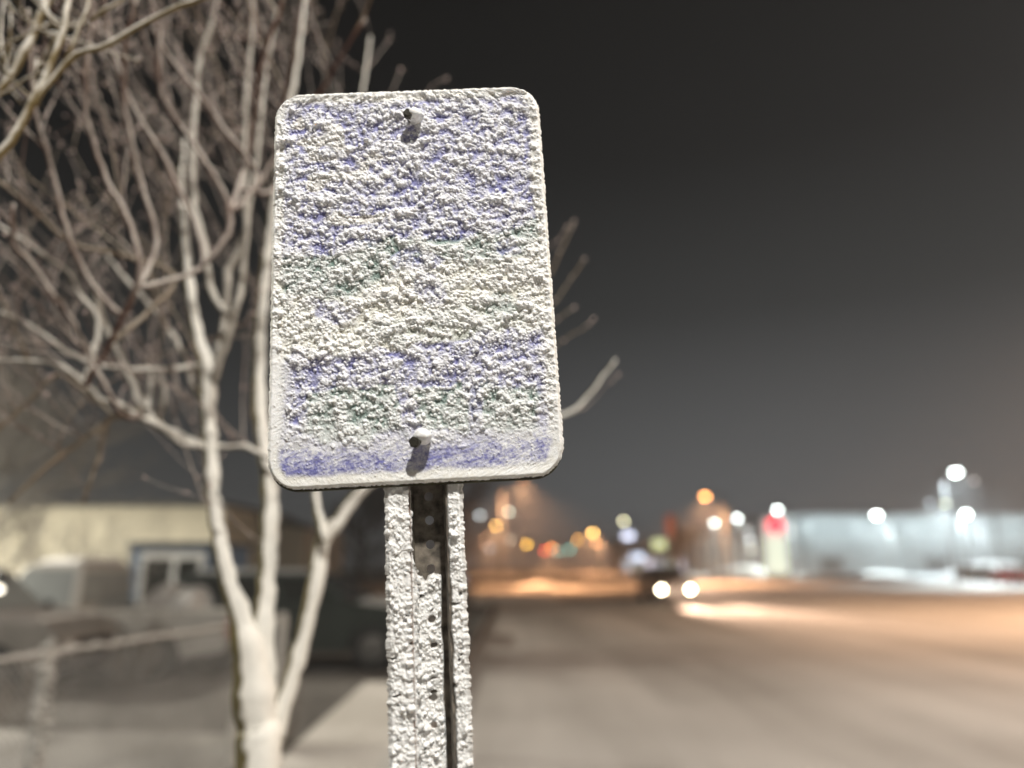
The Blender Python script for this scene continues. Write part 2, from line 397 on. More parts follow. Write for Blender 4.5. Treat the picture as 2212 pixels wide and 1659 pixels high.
def frost_mat(name, snow, spec=.30, sss=.0, rough=.5):
    m, t, b = nodes(name)
    a = t.nodes.new('ShaderNodeAttribute'); a.attribute_name = 'print_and_cover'
    v = objvec(t); mx = t.nodes.new('ShaderNodeMix'); mx.data_type = 'RGBA'
    sn = ramp(t, noise(t, 60, 3, v), [(.3, tuple(x*.93 for x in snow)), (.7, snow)])
    t.links.new(a.outputs['Alpha'], mx.inputs['Factor']); t.links.new(a.outputs['Color'], mx.inputs['A']); t.links.new(sn, mx.inputs['B'])
    t.links.new(mx.outputs['Result'], b.inputs['Base Color'])
    b.inputs['Roughness'].default_value = rough; b.inputs['Specular IOR Level'].default_value = spec
    if sss:
        b.inputs['Subsurface Weight'].default_value = sss; b.inputs['Subsurface Radius'].default_value = (1, .95, .9); b.inputs['Subsurface Scale'].default_value = .002
    bump(t, b, noise(t, 1000, 3, v, .7), .6, .0007)
    return m
M['frost'] = frost_mat('crystalline rime over print', (.91, .912, .905), sss=.6)
def add_attr(o, A):
    at_ = o.data.color_attributes.new('print_and_cover', 'FLOAT_COLOR', 'POINT')
    at_.data.foreach_set('color', A.astype(np.float32).ravel())
# plate
def rrect(wd, ht, r, n=10):
    P_ = []
    for cx, cz, a0 in ((wd/2-r, ht/2-r, 0), (-wd/2+r, ht/2-r, 90), (-wd/2+r, -ht/2+r, 180), (wd/2-r, -ht/2+r, 270)):
        for i in range(n+1):
            a = R(a0+90*i/n); P_.append((cx+r*math.cos(a), cz+r*math.sin(a)))
    return P_
M['alu'] = simple('weathered aluminium edge', (.05, .045, .022), .6, .5, 60, .2)
pl = MB(); pl.prism([(x, z-.0022) for x, z in rrect(SW+.0012, SH+.0046, SR)], .0012, .0062)
panel = pl.build('panel', M['alu'], sign)
fr = npmesh('rime_crust', V, Fq[:, ::-1] if False else Fq, M['frost'], panel); add_attr(fr, A)

# bolts
M['bolt'] = simple('grey bolt', (.09, .085, .07), .45, .4, 400, .6)
def lump(c, r, sq, seed, amp=.22, n=40, m=26, dirn=(0, 0, 1)):
    V_ = []; Fc = []
    rr = np.random.default_rng(seed); cs = rr.normal(size=(60, 3)); cs /= np.linalg.norm(cs, axis=1)[:, None]; am = rr.uniform(.3, 1, 60)
    for i in range(m+1):
        th = math.pi*i/m
        for k in range(n):
            a = 2*math.pi*k/n; d = np.array([math.sin(th)*math.cos(a), math.sin(th)*math.sin(a), math.cos(th)])
            q = np.maximum(0, (cs@d-.86)/.14); s = 1 + amp*(q**.5*am).max()
            V_.append((c[0]+r*sq[0]*d[0]*s, c[1]+r*sq[1]*d[1]*s, c[2]+r*sq[2]*d[2]*s))
    for i in range(m):
        for k in range(n):
            a = i*n+k; b = i*n+(k+1) % n; Fc.append((a, a+n, b+n, b))
    return V_, Fc
def bolt(x, z, tipx, tipz, capoff, seed):
    b = MB()
    b.tube([(x, .004, z), (x+tipx*.5, -.009, z+tipz*.5), (x+tipx, -.0185, z+tipz)], [.0036, .0036, .0036], 20)
    b.tube([(x+tipx*.60, -.0125, z+tipz*.6), (x+tipx*.96, -.0176, z+tipz*.96)], .0062, 6)
    bo = b.build('bolt', M['bolt'], sign, False, .0004)
    q = MB(); q.add(*lump((x+capoff[0], -.0120, z+capoff[1]), .0078, (1, .92, .86), seed))
    q.add(*lump((x+capoff[0]*.9+.001, -.0060, z+capoff[1]*.5), .0068, (1, 1.0, .9), seed+9))
    cap = q.build('rime_cap', M['frost'], bo, True)
    n = len(cap.data.vertices); add_attr(cap, np.tile([.8, .78, .7, 1.], (n, 1)))
bolt(.0045, SH/2-.0385, -.0030, -.0005, (.0035, .0005), 71)
bolt(.0045, -SH/2+.0415, -.0055, -.0045, (.0030, .0030), 72)

# post: hat section with a row of holes
WY = .031
PX = [-.0325, -.0115, -.0075, .0235, .0275, .0435]; PYs = [.0072, .0072, WY, WY, .0072, .0072]
ZT, ZB = SH/2-.02, -2.02
m = MB()
for a, b in ((0, 1), (1, 2), (3, 4), (4, 5)):
    m.add([(PX[a], PYs[a], ZB), (PX[b], PYs[b], ZB), (PX[b], PYs[b], ZT), (PX[a], PYs[a], ZT)], [(0, 1, 2, 3)])
pitch = .0248; zc0 = -SH/2-.0135; HX = .0085; holes = []
z = zc0 + pitch*17
while z > ZB+.02:
    holes.append(z); z -= pitch
HR = .0047; x0, x1 = PX[2], PX[3]
for zc in holes:
    zt = zc+pitch/2; zb = zc-pitch/2
    circ = [(HX+HR*math.cos(R(22.5+i*22.5)), WY, zc+HR*math.sin(R(22.5+i*22.5))) for i in range(16)]
    sq_ = []
    for i in range(16):
        a = R(22.5+i*22.5); c_, s_ = math.cos(a), math.sin(a)
        tx = ((x1-HX) if c_ > 0 else (HX-x0))/max(abs(c_), 1e-6); tz = (pitch/2)/max(abs(s_), 1e-6)
        t_ = min(tx, tz); sq_.append((HX+t_*c_, WY, zc+t_*s_))
    m.add(circ+sq_, [(16+i, 16+(i+1) % 16, (i+1) % 16, i) for i in range(16)])
    # square corners
    n0 = len(m.v)
    for cxn, czn in ((x1, zt), (x0, zt), (x0, zb), (x1, zb)):
        ang = [(math.atan2(s[2]-zc, s[0]-HX), i) for i, s in enumerate(sq_)]
        ca = math.atan2(czn-zc, cxn-HX)
        below = max((a for a in ang if a[0] < ca), default=max(ang)); above = min((a for a in ang if a[0] > ca), default=min(ang))
        m.add([sq_[below[1]], (cxn, WY, czn), sq_[above[1]]], [(0, 1, 2) if False else (0, 1, 2)])
M['post'] = simple('rusty dark green post steel', (.15, .13, .105), .65, .75, 90, .3, bmp=.0005)
post = m.build('post', M['post'], sign)
sd = post.modifiers.new('solid', 'SOLIDIFY'); sd.thickness = .0024; sd.offset = -1
# frost on the post
arc = [0]
for i in range(5): arc.append(arc[-1]+math.hypot(PX[i+1]-PX[i], PYs[i+1]-PYs[i]))
ns = 250; s = np.linspace(0, arc[-1], ns)
px = np.interp(s, arc, PX); py = np.interp(s, arc, PYs)
tx = np.gradient(px); ty = np.gradient(py)
k5 = np.ones(5)/5; tx = np.convolve(np.pad(tx, 2, 'edge'), k5, 'valid'); ty = np.convolve(np.pad(ty, 2, 'edge'), k5, 'valid')
ln = np.hypot(tx, ty); nx_ = ty/ln; ny_ = -tx/ln
zr = np.concatenate([np.linspace(-SH/2-.003, -SH/2-.42, 640), np.linspace(-SH/2-.424, -1.95, 380)])
Sg, Zg = np.meshgrid(s, zr); nzr = len(zr)
dz2 = .00065; ds = s[1]
Hp = .0008+.0026*rime_height(Sg, Zg, 300)+.0010*sstep(-.3, .9, pnoise(Sg, Zg, 70, 377, 1.3))
rgp = np.random.default_rng(8)
grains(Hp, ds, dz2, 1100, .0012, .0034, Hp*.90, rgp, 2.2); grains(Hp, ds, dz2, 14000, .0006, .0019, Hp*.97, rgp, 2.0, facet=True); grains(Hp, ds, dz2, 8000, .0005, .0011, Hp*1.0, rgp, 1.4, facet=True)
Hp = np.maximum(Hp, .0003)
wallR0, wallR1 = arc[3], arc[4]
nn1 = vnoise(Sg, Zg, 90, 60, 84)-.5; nn2 = vnoise(Sg, Zg, 260, 300, 85)-.5
mask = np.ones_like(Hp)
mask *= 1 - sstep(wallR0-.0065+.003*nn1, wallR0-.0045+.003*nn1, Sg)*sstep(wallR1+.0040+.003*nn1, wallR1+.0015+.003*nn1, Sg)  # right wall and web strip left bare, partly for the flange's cast shade
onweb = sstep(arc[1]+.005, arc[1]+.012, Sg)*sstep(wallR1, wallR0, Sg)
shade_edge = -SH/2-.088-.45*np.clip(Sg-arc[2], -.02, .05)+.016*nn1+.006*nn2
mask *= 1 - onweb*sstep(shade_edge-.006, shade_edge+.004, Zg)  # rime left off the upper web, partly in place of the sign's shadow
for i, zc in enumerate(holes):
    if zc < -SH/2:
        rr = (.0036 if i % 3 else .0022) + .0012*np.sin(i*2.3)
        mask *= sstep(rr*.8, rr*1.25, np.hypot(Sg-(arc[2]+HX-PX[2])-.0012*math.sin(i*5), (Zg-zc)*(1.4 if i % 2 else 1)) + .0012*nn2)
# scattered bare pits
pits = sstep(.54, .66, pnoise(Sg, Zg, 150, 386, 1.6)+.12*pnoise(Sg, Zg, 600, 387))*sstep(-SH/2-.07, -SH/2-.12, Zg)
mask *= 1-pits
crev = 1-.75*sstep(.0042, .0012, np.abs(Sg-(arc[1]+.0035)))
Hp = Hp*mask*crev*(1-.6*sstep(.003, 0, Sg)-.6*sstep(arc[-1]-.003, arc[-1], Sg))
smooth_top = sstep(-SH/2-.03, -SH/2-.01, Zg); Hp *= 1-.35*smooth_top
Vp = np.stack([px[None, :]+nx_[None, :]*(Hp+.0003)-.08*Hp, py[None, :]+ny_[None, :]*(Hp+.0003), Zg-.2*Hp], -1)
# widen a bit at the flange edges so that the crust wraps round
wrap = .0036*(vnoise(Sg*0, Zg, 1, 330, 91)*.7+vnoise(Sg*0, Zg, 1, 900, 92)*.5)
Vp[:, 0, 0] -= wrap[:, 0]; Vp[:, -1, 0] += wrap[:, 0]; Vp[:, 0, 1] += .002; Vp[:, -1, 1] += .002
Vp[:, 1, 0] -= wrap[:, 0]*.9; Vp[:, -2, 0] += wrap[:, 0]*.9
idx = np.arange(nzr*ns).reshape(nzr, ns)
Qp = np.stack([idx[:-1, :-1], idx[1:, :-1], idx[1:, 1:], idx[:-1, 1:]], -1).reshape(-1, 4)
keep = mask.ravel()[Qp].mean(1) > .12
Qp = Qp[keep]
rust = np.array([.20, .11, .07]); gm_ = np.array([.22, .20, .17])
tint = gm_*np.ones((nzr, ns, 3)); cm = sstep(.005, .0015, np.abs(Sg-(arc[1]+.0035)))[..., None]; tint = tint*(1-cm)+rust*cm
cov = np.clip(.35+.85*sstep(.0002, .0026, Hp)-.25*cm[..., 0], 0, 1)
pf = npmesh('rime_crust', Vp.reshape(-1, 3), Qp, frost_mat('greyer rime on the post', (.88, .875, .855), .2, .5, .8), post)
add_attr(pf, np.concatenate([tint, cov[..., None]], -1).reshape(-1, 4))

# ------------------------------------------------------------------ trees
def spline(pts, rad, step=.03, jit=0., rg=random):
    P_ = [Vector(p) for p in pts]; out = []; ro = []
    for i in range(len(P_)-1):
        p0 = P_[max(i-1, 0)]; p1 = P_[i]; p2 = P_[i+1]; p3 = P_[min(i+2, len(P_)-1)]
        n = max(2, int((p2-p1).length/step))
        for k in range(n):
            t = k/n
            q = .5*((2*p1)+(p2-p0)*t+(2*p0-5*p1+4*p2-p3)*t*t+(3*p1-p0-3*p2+p3)*t**3)
            if jit: q = q+Vector((rg.gauss(0, jit), rg.gauss(0, jit), rg.gauss(0, jit)))
            r = rad[i]*(1-t)+rad[i+1]*t
            if jit: r *= 1+rg.uniform(-.10, .13)
            out.append(q); ro.append(r)
    out.append(P_[-1]); ro.append(rad[-1]); return out, ro
def limb(pts, Y, dY=0., ext=None):
    """pts = (x, y, width) in the survey frame; Y depth at the start, +dY along it"""
    n = len(pts); W_ = []; rr = []
    for i, (x, y, wd) in enumerate(pts):
        yy = Y+dY*i/max(1, n-1); W_.append(at(x, y, yy)); rr.append(wd/F*yy/2*1.0)
    if ext: W_ = [Vector(e_[:3]) for e_ in ext]+W_; rr = [e_[3] for e_ in ext]+rr
    return W_, rr
TY = 2.05
base = at(556, 1659, TY); tb = Vector((base.x-.01, TY, 0))
tree = empty('street_tree', tb, 'young multi stemmed bare tree with white rime on its trunks left of the sign', 'tree')
def put(mb, name, mat, par, org, smooth=True, **kw):
    mb.v = [tuple(Vector(v)-org) for v in mb.v]
    return mb.build(name, mat, par, smooth, **kw)
def mklimb(name, mat, pts, Y, dY=0, ext=None, n=10, jit=.0016, step=.025, par=tree, org=tb):
    W_, rr = limb(pts, Y, dY, ext); a, b = spline(W_, rr, step, jit)
    mb = MB(); mb.tube(a, b, n); put(mb, name, mat, par, org); return a, b
paths = []
def add(nm, mt_, pts, Y, dY=0, **k_):
    if nm == 'branch' and len(paths) > 3:          # let the branch spring from the nearest thicker limb below it
        p0 = at(pts[0][0], pts[0][1], Y); best = None
        for a, b in paths:
            for q, r_ in zip(a[::3], b[::3]):
                if r_ < pts[0][2]/F*Y/2*.9 or q.z > p0.z-.02: continue
                d_ = (q-p0).length+.8*max(0, .22-(p0.z-q.z))
                if best is None or d_ < best[0]: best = (d_, q)
        if best and best[0] < .42:
            q = best[1]; r0_ = pts[0][2]/F*Y/2; m_ = (q+p0)/2+Vector((0, 0, -.02*1)); k_['ext'] = [(q.x, q.y, q.z, r0_*1.1), (m_.x, m_.y, m_.z, r0_*1.05)]
    paths.append(mklimb(nm, mt_, pts, Y, dY, **k_))
add('trunk', M['bark'], [(556,1659,82),(552,1560,80),(545,1460,72),(535,1395,62),(520,1335,46),(497,1265,36),(480,1190,33),(466,1110,31),(458,1040,31),(455,960,30),(450,900,32),(450,850,37),(445,795,38),(432,740,26),(418,670,23),(409,600,21),(402,540,19),(397,480,15),(392,400,11),(398,300,8)], TY, -.05, ext=[(tb.x, tb.y, -.02, .075), (tb.x+.005, tb.y, .5, .062)], n=16)
add('trunk', M['bark'], [(566,1640,50),(570,1520,50),(568,1400,50),(571,1320,42),(577,1230,37),(582,1140,38),(583,1060,35),(575,990,33),(565,930,30),(560,850,28),(561,730,25),(572,600,22),(590,450,18),(610,300,15),(640,150,11),(665,-50,8)], TY+.01, .12, n=14, ext=[(tb.x+.012, tb.y+.01, -.02, .05), (tb.x+.012, tb.y+.01, .6, .045)])
add('trunk', M['bark'], [(578,1659,40),(592,1600,42),(612,1520,38),(640,1430,34),(664,1340,32),(683,1260,33),(690,1195,33),(702,1155,32),(732,1122,27),(760,1082,24),(795,1046,21),(860,980,17),(960,930,14),(1100,915,11),(1225,895,9),(1270,855,8),(1300,815,7),(1330,778,5)], TY+.03, .20, n=14, ext=[(tb.x+.02, tb.y+.02, -.02, .045), (tb.x+.026, tb.y+.02, .6, .04)])
add('branch', M['bark'], [(700,1165,18),(690,1120,17),(683,1070,15),(682,950,14),(700,760,12),(740,480,10),(775,260,8),(800,80,6)], TY+.05, .25)
add('branch', M['limb'], [(452,865,14),(474,760,16),(488,655,16),(492,585,18),(507,562,18),(528,500,14),(545,410,12),(562,280,10),(575,150,8),(600,20,6)], TY-.02, -.05)
add('branch', M['limb'], [(470,790,16),(500,700,15),(522,610,15),(531,490,14),(528,350,13),(533,210,12),(545,70,10),(548,-60,8)], TY-.05, -.15)
add('branch', M['limb'], [(456,975,20),(432,962,19),(385,938,17),(345,922,16),(317,890,15),(281,818,15),(255,765,14),(238,725,14),(218,680,15),(210,640,15),(203,615,14)], TY-.02, -.2)
add('branch', M['limb'], [(350,924,15),(300,900,14),(262,874,14),(214,862,13),(185,831,12),(150,800,11),(118,785,10),(60,778,9),(-20,780,8)], TY-.12, -.2)
add('branch', M['limb'], [(440,790,14),(400,796,14),(340,798,13),(288,798,12),(225,791,11),(159,768,11),(122,745,10),(60,700,9),(-20,668,8)], TY-.04, -.2)
add('branch', M['limb'], [(458,965,14),(490,967,13),(529,964,13),(570,985,12),(610,1010,9)], TY, .02)
add('branch', M['limb'], [(215,690,12),(180,650,11),(150,590,11),(110,560,10),(60,525,10),(0,490,10),(-40,460,9)], 1.85, -.15)
add('branch', M['twig'], [(300,600,12),(281,489,12),(231,387,12),(205,314,12),(185,248,12),(186,165,11),(195,66,10),(200,-30,8)], 1.62, -.25)
add('branch', M['twig'], [(170,560,12),(149,509,12),(126,413,11),(99,324,10),(79,251,10),(66,132,9),(60,20,7)], 1.62, -.25)
add('branch', M['twig'], [(340,520,12),(304,390,13),(288,314,12),(271,231,12),(268,149,11),(274,83,10),(298,-10,8)], 1.67, -.25)
add('branch', M['twig'], [(440,560,11),(390,416,12),(347,331,12),(288,231,11),(258,149,11),(231,50,10),(224,-20,8)], 1.72, -.25)
add('branch', M['limb'], [(455,620,16),(446,548,15),(420,446,16),(416,331,16),(423,215,15),(433,122,14),(455,60,11),(473,-10,8)], 1.95, -.1)
add('branch', M['twig'], [(500,480,12),(463,380,12),(410,300,11),(364,231,12),(343,165,13),(346,66,12),(322,-20,10)], 1.72, -.25)
add('branch', M['twig'], [(560,380,10),(496,297,11),(430,200,10),(360,116,10),(330,60,7)], 1.77, -.25)
add('branch', M['twig'], [(535,330,12),(555,210,11),(562,149,11),(582,83,10),(615,-10,8)], 1.77, -.25)
add('branch', M['twig'], [(600,400,11),(612,240,10),(628,165,10),(640,80,9),(655,-20,7)], 1.82, -.25)
add('branch', M['twig'], [(600,330,9),(660,240,8),(700,185,7),(735,125,7),(790,40,6)], 1.92, -.25)
add('branch', M['twig'], [(240,860,11),(160,700,9),(120,640,10),(60,560,10),(28,520,9),(30,440,8)], 1.77, -.25)
add('branch', M['tan_twig'], [(380,600,10),(300,560,10),(235,545,10),(150,520,10),(60,440,9),(-20,380,8)], 1.8, -.1)
add('branch', M['tan_twig'], [(200,860,9),(126,808,9),(60,870,8),(0,923,8),(-30,945,7)], 1.9, 0)
add('branch', M['tan_twig'], [(300,880,9),(240,905,9),(165,960,9),(100,1010,9),(20,1085,7)], 1.9, 0)
add('branch', M['tan_twig'], [(235,905,8),(220,960,8),(205,1010,8),(180,1085,6)], 1.95, 0)
add('branch', M['limb'], [(400,775,10),(370,720,11),(317,652,11),(270,600,9),(220,540,8)], 2.1, .05)
add('branch', M['limb'], [(330,800,10),(352,830,9),(355,870,9),(345,905,8)], 2.05, 0)
# twigs: one countless mass on the tree, with buds
def grow(mb, bud, start, d, length, r, depth, rg):
    p = Vector(start); d = Vector(d).normalized(); n = max(4, int(length/.035)); pts = [p.copy()]; rad = [r]
    curl = Vector((rg.gauss(0, .05), rg.gauss(0, .05), .035+rg.gauss(0, .03)))
    for i in range(n):
        d = (d+curl+Vector((rg.gauss(0, .05), rg.gauss(0, .05), rg.gauss(0, .05)))).normalized()
        p = p+d*(length/n); pts.append(p.copy()); rad.append(r*(1-.55*(i+1)/n))
        if bud is not None and rg.random() < .30: bud.ball(p+Vector((rg.uniform(-1, 1), rg.uniform(-1, 1), rg.uniform(-1, 1)))*r*1.3, rg.uniform(.0028, .0048), 6, 4)
        if depth > 0 and rg.random() < .16 and i > 1:
            sd_ = (d+Vector((rg.gauss(0, .5), rg.gauss(0, .5), rg.gauss(.1, .4)))).normalized()
            grow(mb, bud, p, sd_, length*(.35+.3*rg.random()), r*.7, depth-1, rg)
    mb.tube(pts, rad, 5)
    if bud is not None: bud.ball(p, .0042, 6, 4)
rg = random.Random(4)
tw = MB(); tw2 = MB(); bd = MB()
for (a, b) in paths:
    L_ = len(a)
    for q in range(int(L_*.17)+2):
        i = rg.randrange(int(L_*.35), L_)
        p = a[i]
        if p.z < 2.02: 
            if rg.random() < .6: continue
        if p.z < 1.72 or p.x > -.12: continue
        side = -1 if p.x < -.55 else rg.choice((-1, 1))
        d = Vector((side*rg.uniform(.0, .75)-.15, rg.gauss(0, .45), rg.uniform(.35, 1.1)))
        grow(tw2 if rg.random() < .14 else tw, bd, p, d, rg.uniform(.25, .7), rg.uniform(.0015, .0030), 1, rg)
# twigs leaving the crown to the right of the sign
for (pts) in ([(1120,620,8),(1180,600,7),(1210,545,6),(1240,478,5)], [(1150,700,8),(1200,650,7),(1235,600,7),(1262,560,5)], [(1150,740,8),(1205,690,6),(1240,665,5)], [(1160,790,7),(1215,735,6),(1255,715,5),(1282,690,4)], [(1200,905,6),(1265,880,5),(1300,840,4),(1335,810,3)], [(1150,560,6),(1205,520,5),(1225,490,4)], [(900,260,7),(930,190,5),(965,170,4)], [(820,260,7),(850,190,5),(865,150,4)]):
    W_, rr = limb([(x, y, w_*.5) for x, y, w_ in pts], 2.25); a, b = spline(W_, rr, .03, .001); (tw2 if pts[0][1] > 600 and pts[0][1] < 800 else tw).tube(a, b, 6)
    for i in range(0, len(a), 3): bd.ball(a[i]+Vector((rg.uniform(-.006, .006), 0, rg.uniform(-.006, .006))), .0045, 6, 4)
    bd.ball(a[-1], .006, 6, 4)
o = put(tw, 'twigs', M['twig'], tree, tb); o['kind'] = 'stuff'
o = put(tw2, 'twigs', M['tan_twig'], tree, tb); o['kind'] = 'stuff'; o['label'] = 'tan coloured twigs'
o = put(bd, 'buds', simple('frosted buds', (.42, .33, .30), .6, .4, 60), tree, tb); o['kind'] = 'stuff'

# nearer tree whose branches hang in at the upper left
nb = Vector((-2.3, 1.3, 0))
tree2 = empty('street_tree', nb, 'olive twigged tree reaching in at the upper left corner, nearer than the rest', 'tree')
def add2(*a_, **k_): return mklimb(*a_, par=tree2, org=nb, **k_)
mb = MB(); a, b = spline([nb+Vector((0, 0, -.02)), nb+Vector((.05, 0, .9)), nb+Vector((.0, 0, 1.9)), nb+Vector((.25, -.05, 2.7)), nb+Vector((.55, -.1, 3.3))], [.06, .05, .045, .035, .025], .05, .002); mb.tube(a, b, 12); put(mb, 'trunk', M['near_twig'], tree2, nb)
add2('branch', M['near_twig'], [(-350,440,26),(-120,420,24),(0,335,20),(60,240,18),(110,140,16),(140,50,15),(160,-60,13)], 1.2, 0, jit=.001)
add2('branch', M['near_twig'], [(60,240,12),(115,170,12),(165,118,13),(215,105,13),(265,78,13),(320,45,12),(390,15,13),(470,-20,12)], 1.2, 0, jit=.001)
add2('branch', M['near_twig'], [(-60,260,14),(10,180,16),(50,115,20),(78,60,18),(100,10,15),(125,-40,12)], 1.3, 0, jit=.0015)
add2('branch', M['near_twig'], [(140,130,9),(172,60,9),(190,15,9),(196,-30,8)], 1.22, 0, jit=.001)
add2('branch', M['near_twig'], [(195,45,9),(230,22,9),(262,0,8),(290,-30,7)], 1.25, 0, jit=.001)
add2('branch', M['near_twig'], [(-20,120,6),(30,90,6),(85,62,6),(130,48,6),(178,46,5)], 1.25, 0, jit=.001)
add2('branch', M['near_twig'], [(-20,215,6),(20,195,6),(60,170,6),(98,155,6)], 1.25, 0, jit=.001)
add2('branch', M['near_twig'], [(85,-20,7),(105,30,7),(137,50,6)], 1.25, 0, jit=.001)
nt = MB()
for q in range(16):
    p = at(rg.uniform(0, 150), rg.uniform(0, 250), 1.25+rg.uniform(-.05, .25))
    grow(nt, nt, p, (rg.uniform(-.6, .8), rg.gauss(0, .4), rg.uniform(-.2, .9)), rg.uniform(.08, .22), .003, 1, rg)
o = put(nt, 'twigs', M['near_twig'], tree2, nb); o['kind'] = 'stuff'

def bare_tree(loc, h, label, mat, seed, spread=.45, n=60, group=None, r0=None):
    g = random.Random(seed); t_ = empty('bare_tree', loc, label, 'tree', group)
    r0 = r0 or h*.022
    mb = MB(); a, b = spline([Vector((0, 0, -.05)), Vector((g.uniform(-.03, .03)*h, 0, h*.3)), Vector((g.uniform(-.04, .04)*h, 0, h*.6)), Vector((g.uniform(-.05, .05)*h, 0, h*.92))], [r0, r0*.75, r0*.5, r0*.15], h*.05, 0); mb.tube(a, b, 8)
    mb.build('trunk', mat, t_, True)
    cw = MB()
    def gr(p, d, L, r, dep):
        pts = [p.copy()]; q = p.copy(); rad = [r]
        for i in range(5):
            d = (d+Vector((g.gauss(0, .16), g.gauss(0, .16), g.gauss(.07, .1)))).normalized(); q = q+d*(L/5); pts.append(q.copy()); rad.append(r*(1-.15*(i+1)))
            if dep: 
                for _ in range(2): gr(q, (d+Vector((g.gauss(0, .6), g.gauss(0, .6), g.gauss(.1, .5)))).normalized(), L*.5, r*.5, dep-1)
        cw.tube(pts, rad, 4, False)
    for k_ in range(n//4):
        i = g.randrange(int(len(a)*.25), len(a)); an = g.uniform(0, 6.28)
        gr(a[i], Vector((math.cos(an), math.sin(an), g.uniform(.3, 1.2))).normalized(), h*spread*(.5+g.random()*.5), r0*.3, 2)
    o_ = cw.build('crown', mat, t_, False); o_['kind'] = 'stuff'
    return t_
M['far_bark'] = simple('far bark', (.07, .06, .05), .9, .3, 2)
M['far_rime'] = rime_bark('far twigs with rime', (.06, .045, .03), (.10, .07, .05), (.28, .265, .235), WIND, -.3, .5, 3)
bare_tree((-9.6, 13.5, 0), 6.2, 'pale rimed tree at the far left above the snow covered car', M['far_rime'], 21, .38, 90, r0=.10)
bare_tree((-.9*5.1, 60, 0), 11, 'dark bare tree left of the road behind the signpost', M['far_bark'], 22, .40, 110, r0=.3)
bare_tree((-9.5, 47, 0), 9, 'dark bare tree behind the dark green vehicle', M['far_bark'], 23, .40, 80, r0=.25)

def shrub(loc, r, h, label, mat, seed, n=90):
    g = random.Random(seed); t_ = empty('shrub', loc, label, 'shrub'); mb = MB()
    for k_ in range(n):
        an = g.uniform(0, 6.28); q = g.random()**.5*r*.3; p = Vector((math.cos(an)*q, math.sin(an)*q, -.03)); d = Vector((math.cos(an)*.5, math.sin(an)*.5, 1.1)).normalized()
        pts = [p.copy()]; L = h*g.uniform(.6, 1.05)
        for i in range(6):
            d = (d+Vector((g.gauss(0, .14), g.gauss(0, .14), g.gauss(0, .1)))).normalized(); p = p+d*L/6; pts.append(p.copy())
            if g.random() < .8:
                d2 = (d+Vector((g.gauss(0, .7), g.gauss(0, .7), .2))).normalized(); mb.tube([p, p+d2*L*.15, p+d2*L*.3+Vector((0, 0, .03))], [.006, .005, .002], 4, False)
        mb.tube(pts, [.010*(1-.12*i) for i in range(7)], 4, False)
    o_ = mb.build('branches', mat, t_); o_['kind'] = 'stuff'; return t_
M['brown_twig'] = rime_bark('brown shrub twigs', (.09, .06, .035), (.14, .09, .05), (.30, .28, .25), WIND, -.1, .8, 3)
shrub((-8.9, 15.6, 0), 2.0, 3.0, 'tall brown leafless shrub in front of the cream building', M['brown_twig'], 31, 120)
shrub((-6.0, 12.3, 0), .8, 1.15, 'low dark leafless bush behind the pickup wheel', M['brown_twig'], 32, 70)
shrub((-2.35, 7.9, 0), .35, .55, 'small dry weedy bush at the foot of the fence end', M['brown_twig'], 33, 40)
shrub((-5.6, 9.0, 0), .5, .6, 'brown twiggy bush behind the chain link fence', M['brown_twig'], 34, 30)

# ------------------------------------------------------------------ chain-link fence
fA = Vector((-4.6, 3.7, 0)); fB = Vector((-1.95, 7.6, 0))
P0 = at(0, 1438, 4.5); P1 = at(232, 1413, 5.4)
dirf = Vector((P1.x-P0.x, P1.y-P0.y, 0)).normalized(); H_F = 1.22
st = Vector((P0.x, P0.y, 0))-dirf*1.6
fence = empty('chain_link_fence', st, 'low chain link fence with rimed top rail left of the tree', 'fence', rz=math.atan2(dirf.y, dirf.x))
FL = 5.2
mb = MB(); a, b = spline([Vector((x, 0, H_F)) for x in np.linspace(0, FL, 20)], [.021]*20, .06, .004); mb.tube(a, b, 8); mb.build('top_rail', M['post_rime'], fence, True)
pw = Vector((at(97, 1405, 4.85).x, at(97, 1405, 4.85).y, 0)); pl0 = (pw-st).dot(dirf)
for xx in (pl0-2.4, pl0, pl0+2.4, FL):
    if xx < 0: continue
    mb = MB(); a, b = spline([Vector((xx, 0, z_)) for z_ in np.linspace(-.03, H_F+.05, 9)], [.038]*9, .05, .006); mb.tube(a, b, 10)
    if abs(xx-pl0) < .01:
        g = random.Random(3)
        for q in range(90): mb.ball((xx+g.uniform(-.05, .05), g.uniform(-.05, .0), g.uniform(0, H_F+.08)), g.uniform(.012, .03), 6, 4)
    mb.build('post', M['post_rime'], fence, True)
mb = MB(); cell = .055
def wire(p, q): mb.tube([p, q], .0026, 3, False)
n_ = int(FL/cell)
for i in range(-int(H_F/cell), n_):
    x0_ = i*cell; x1_ = x0_+H_F-.04
    za = 0.03; zb = H_F
    a0 = max(x0_, 0); b0 = min(x1_, FL)
    if b0 > a0:
        wire((a0, .012, .03+(a0-x0_)), (b0, .012, .03+(b0-x0_)))
        wire((a0, -.0, H_F-.01-(a0-x0_)), (b0, -.0, H_F-.01-(b0-x0_)))
o = mb.build('wire_mesh', simple('rimed wire', (.34, .33, .31), .7), fence); o['kind'] = 'stuff'

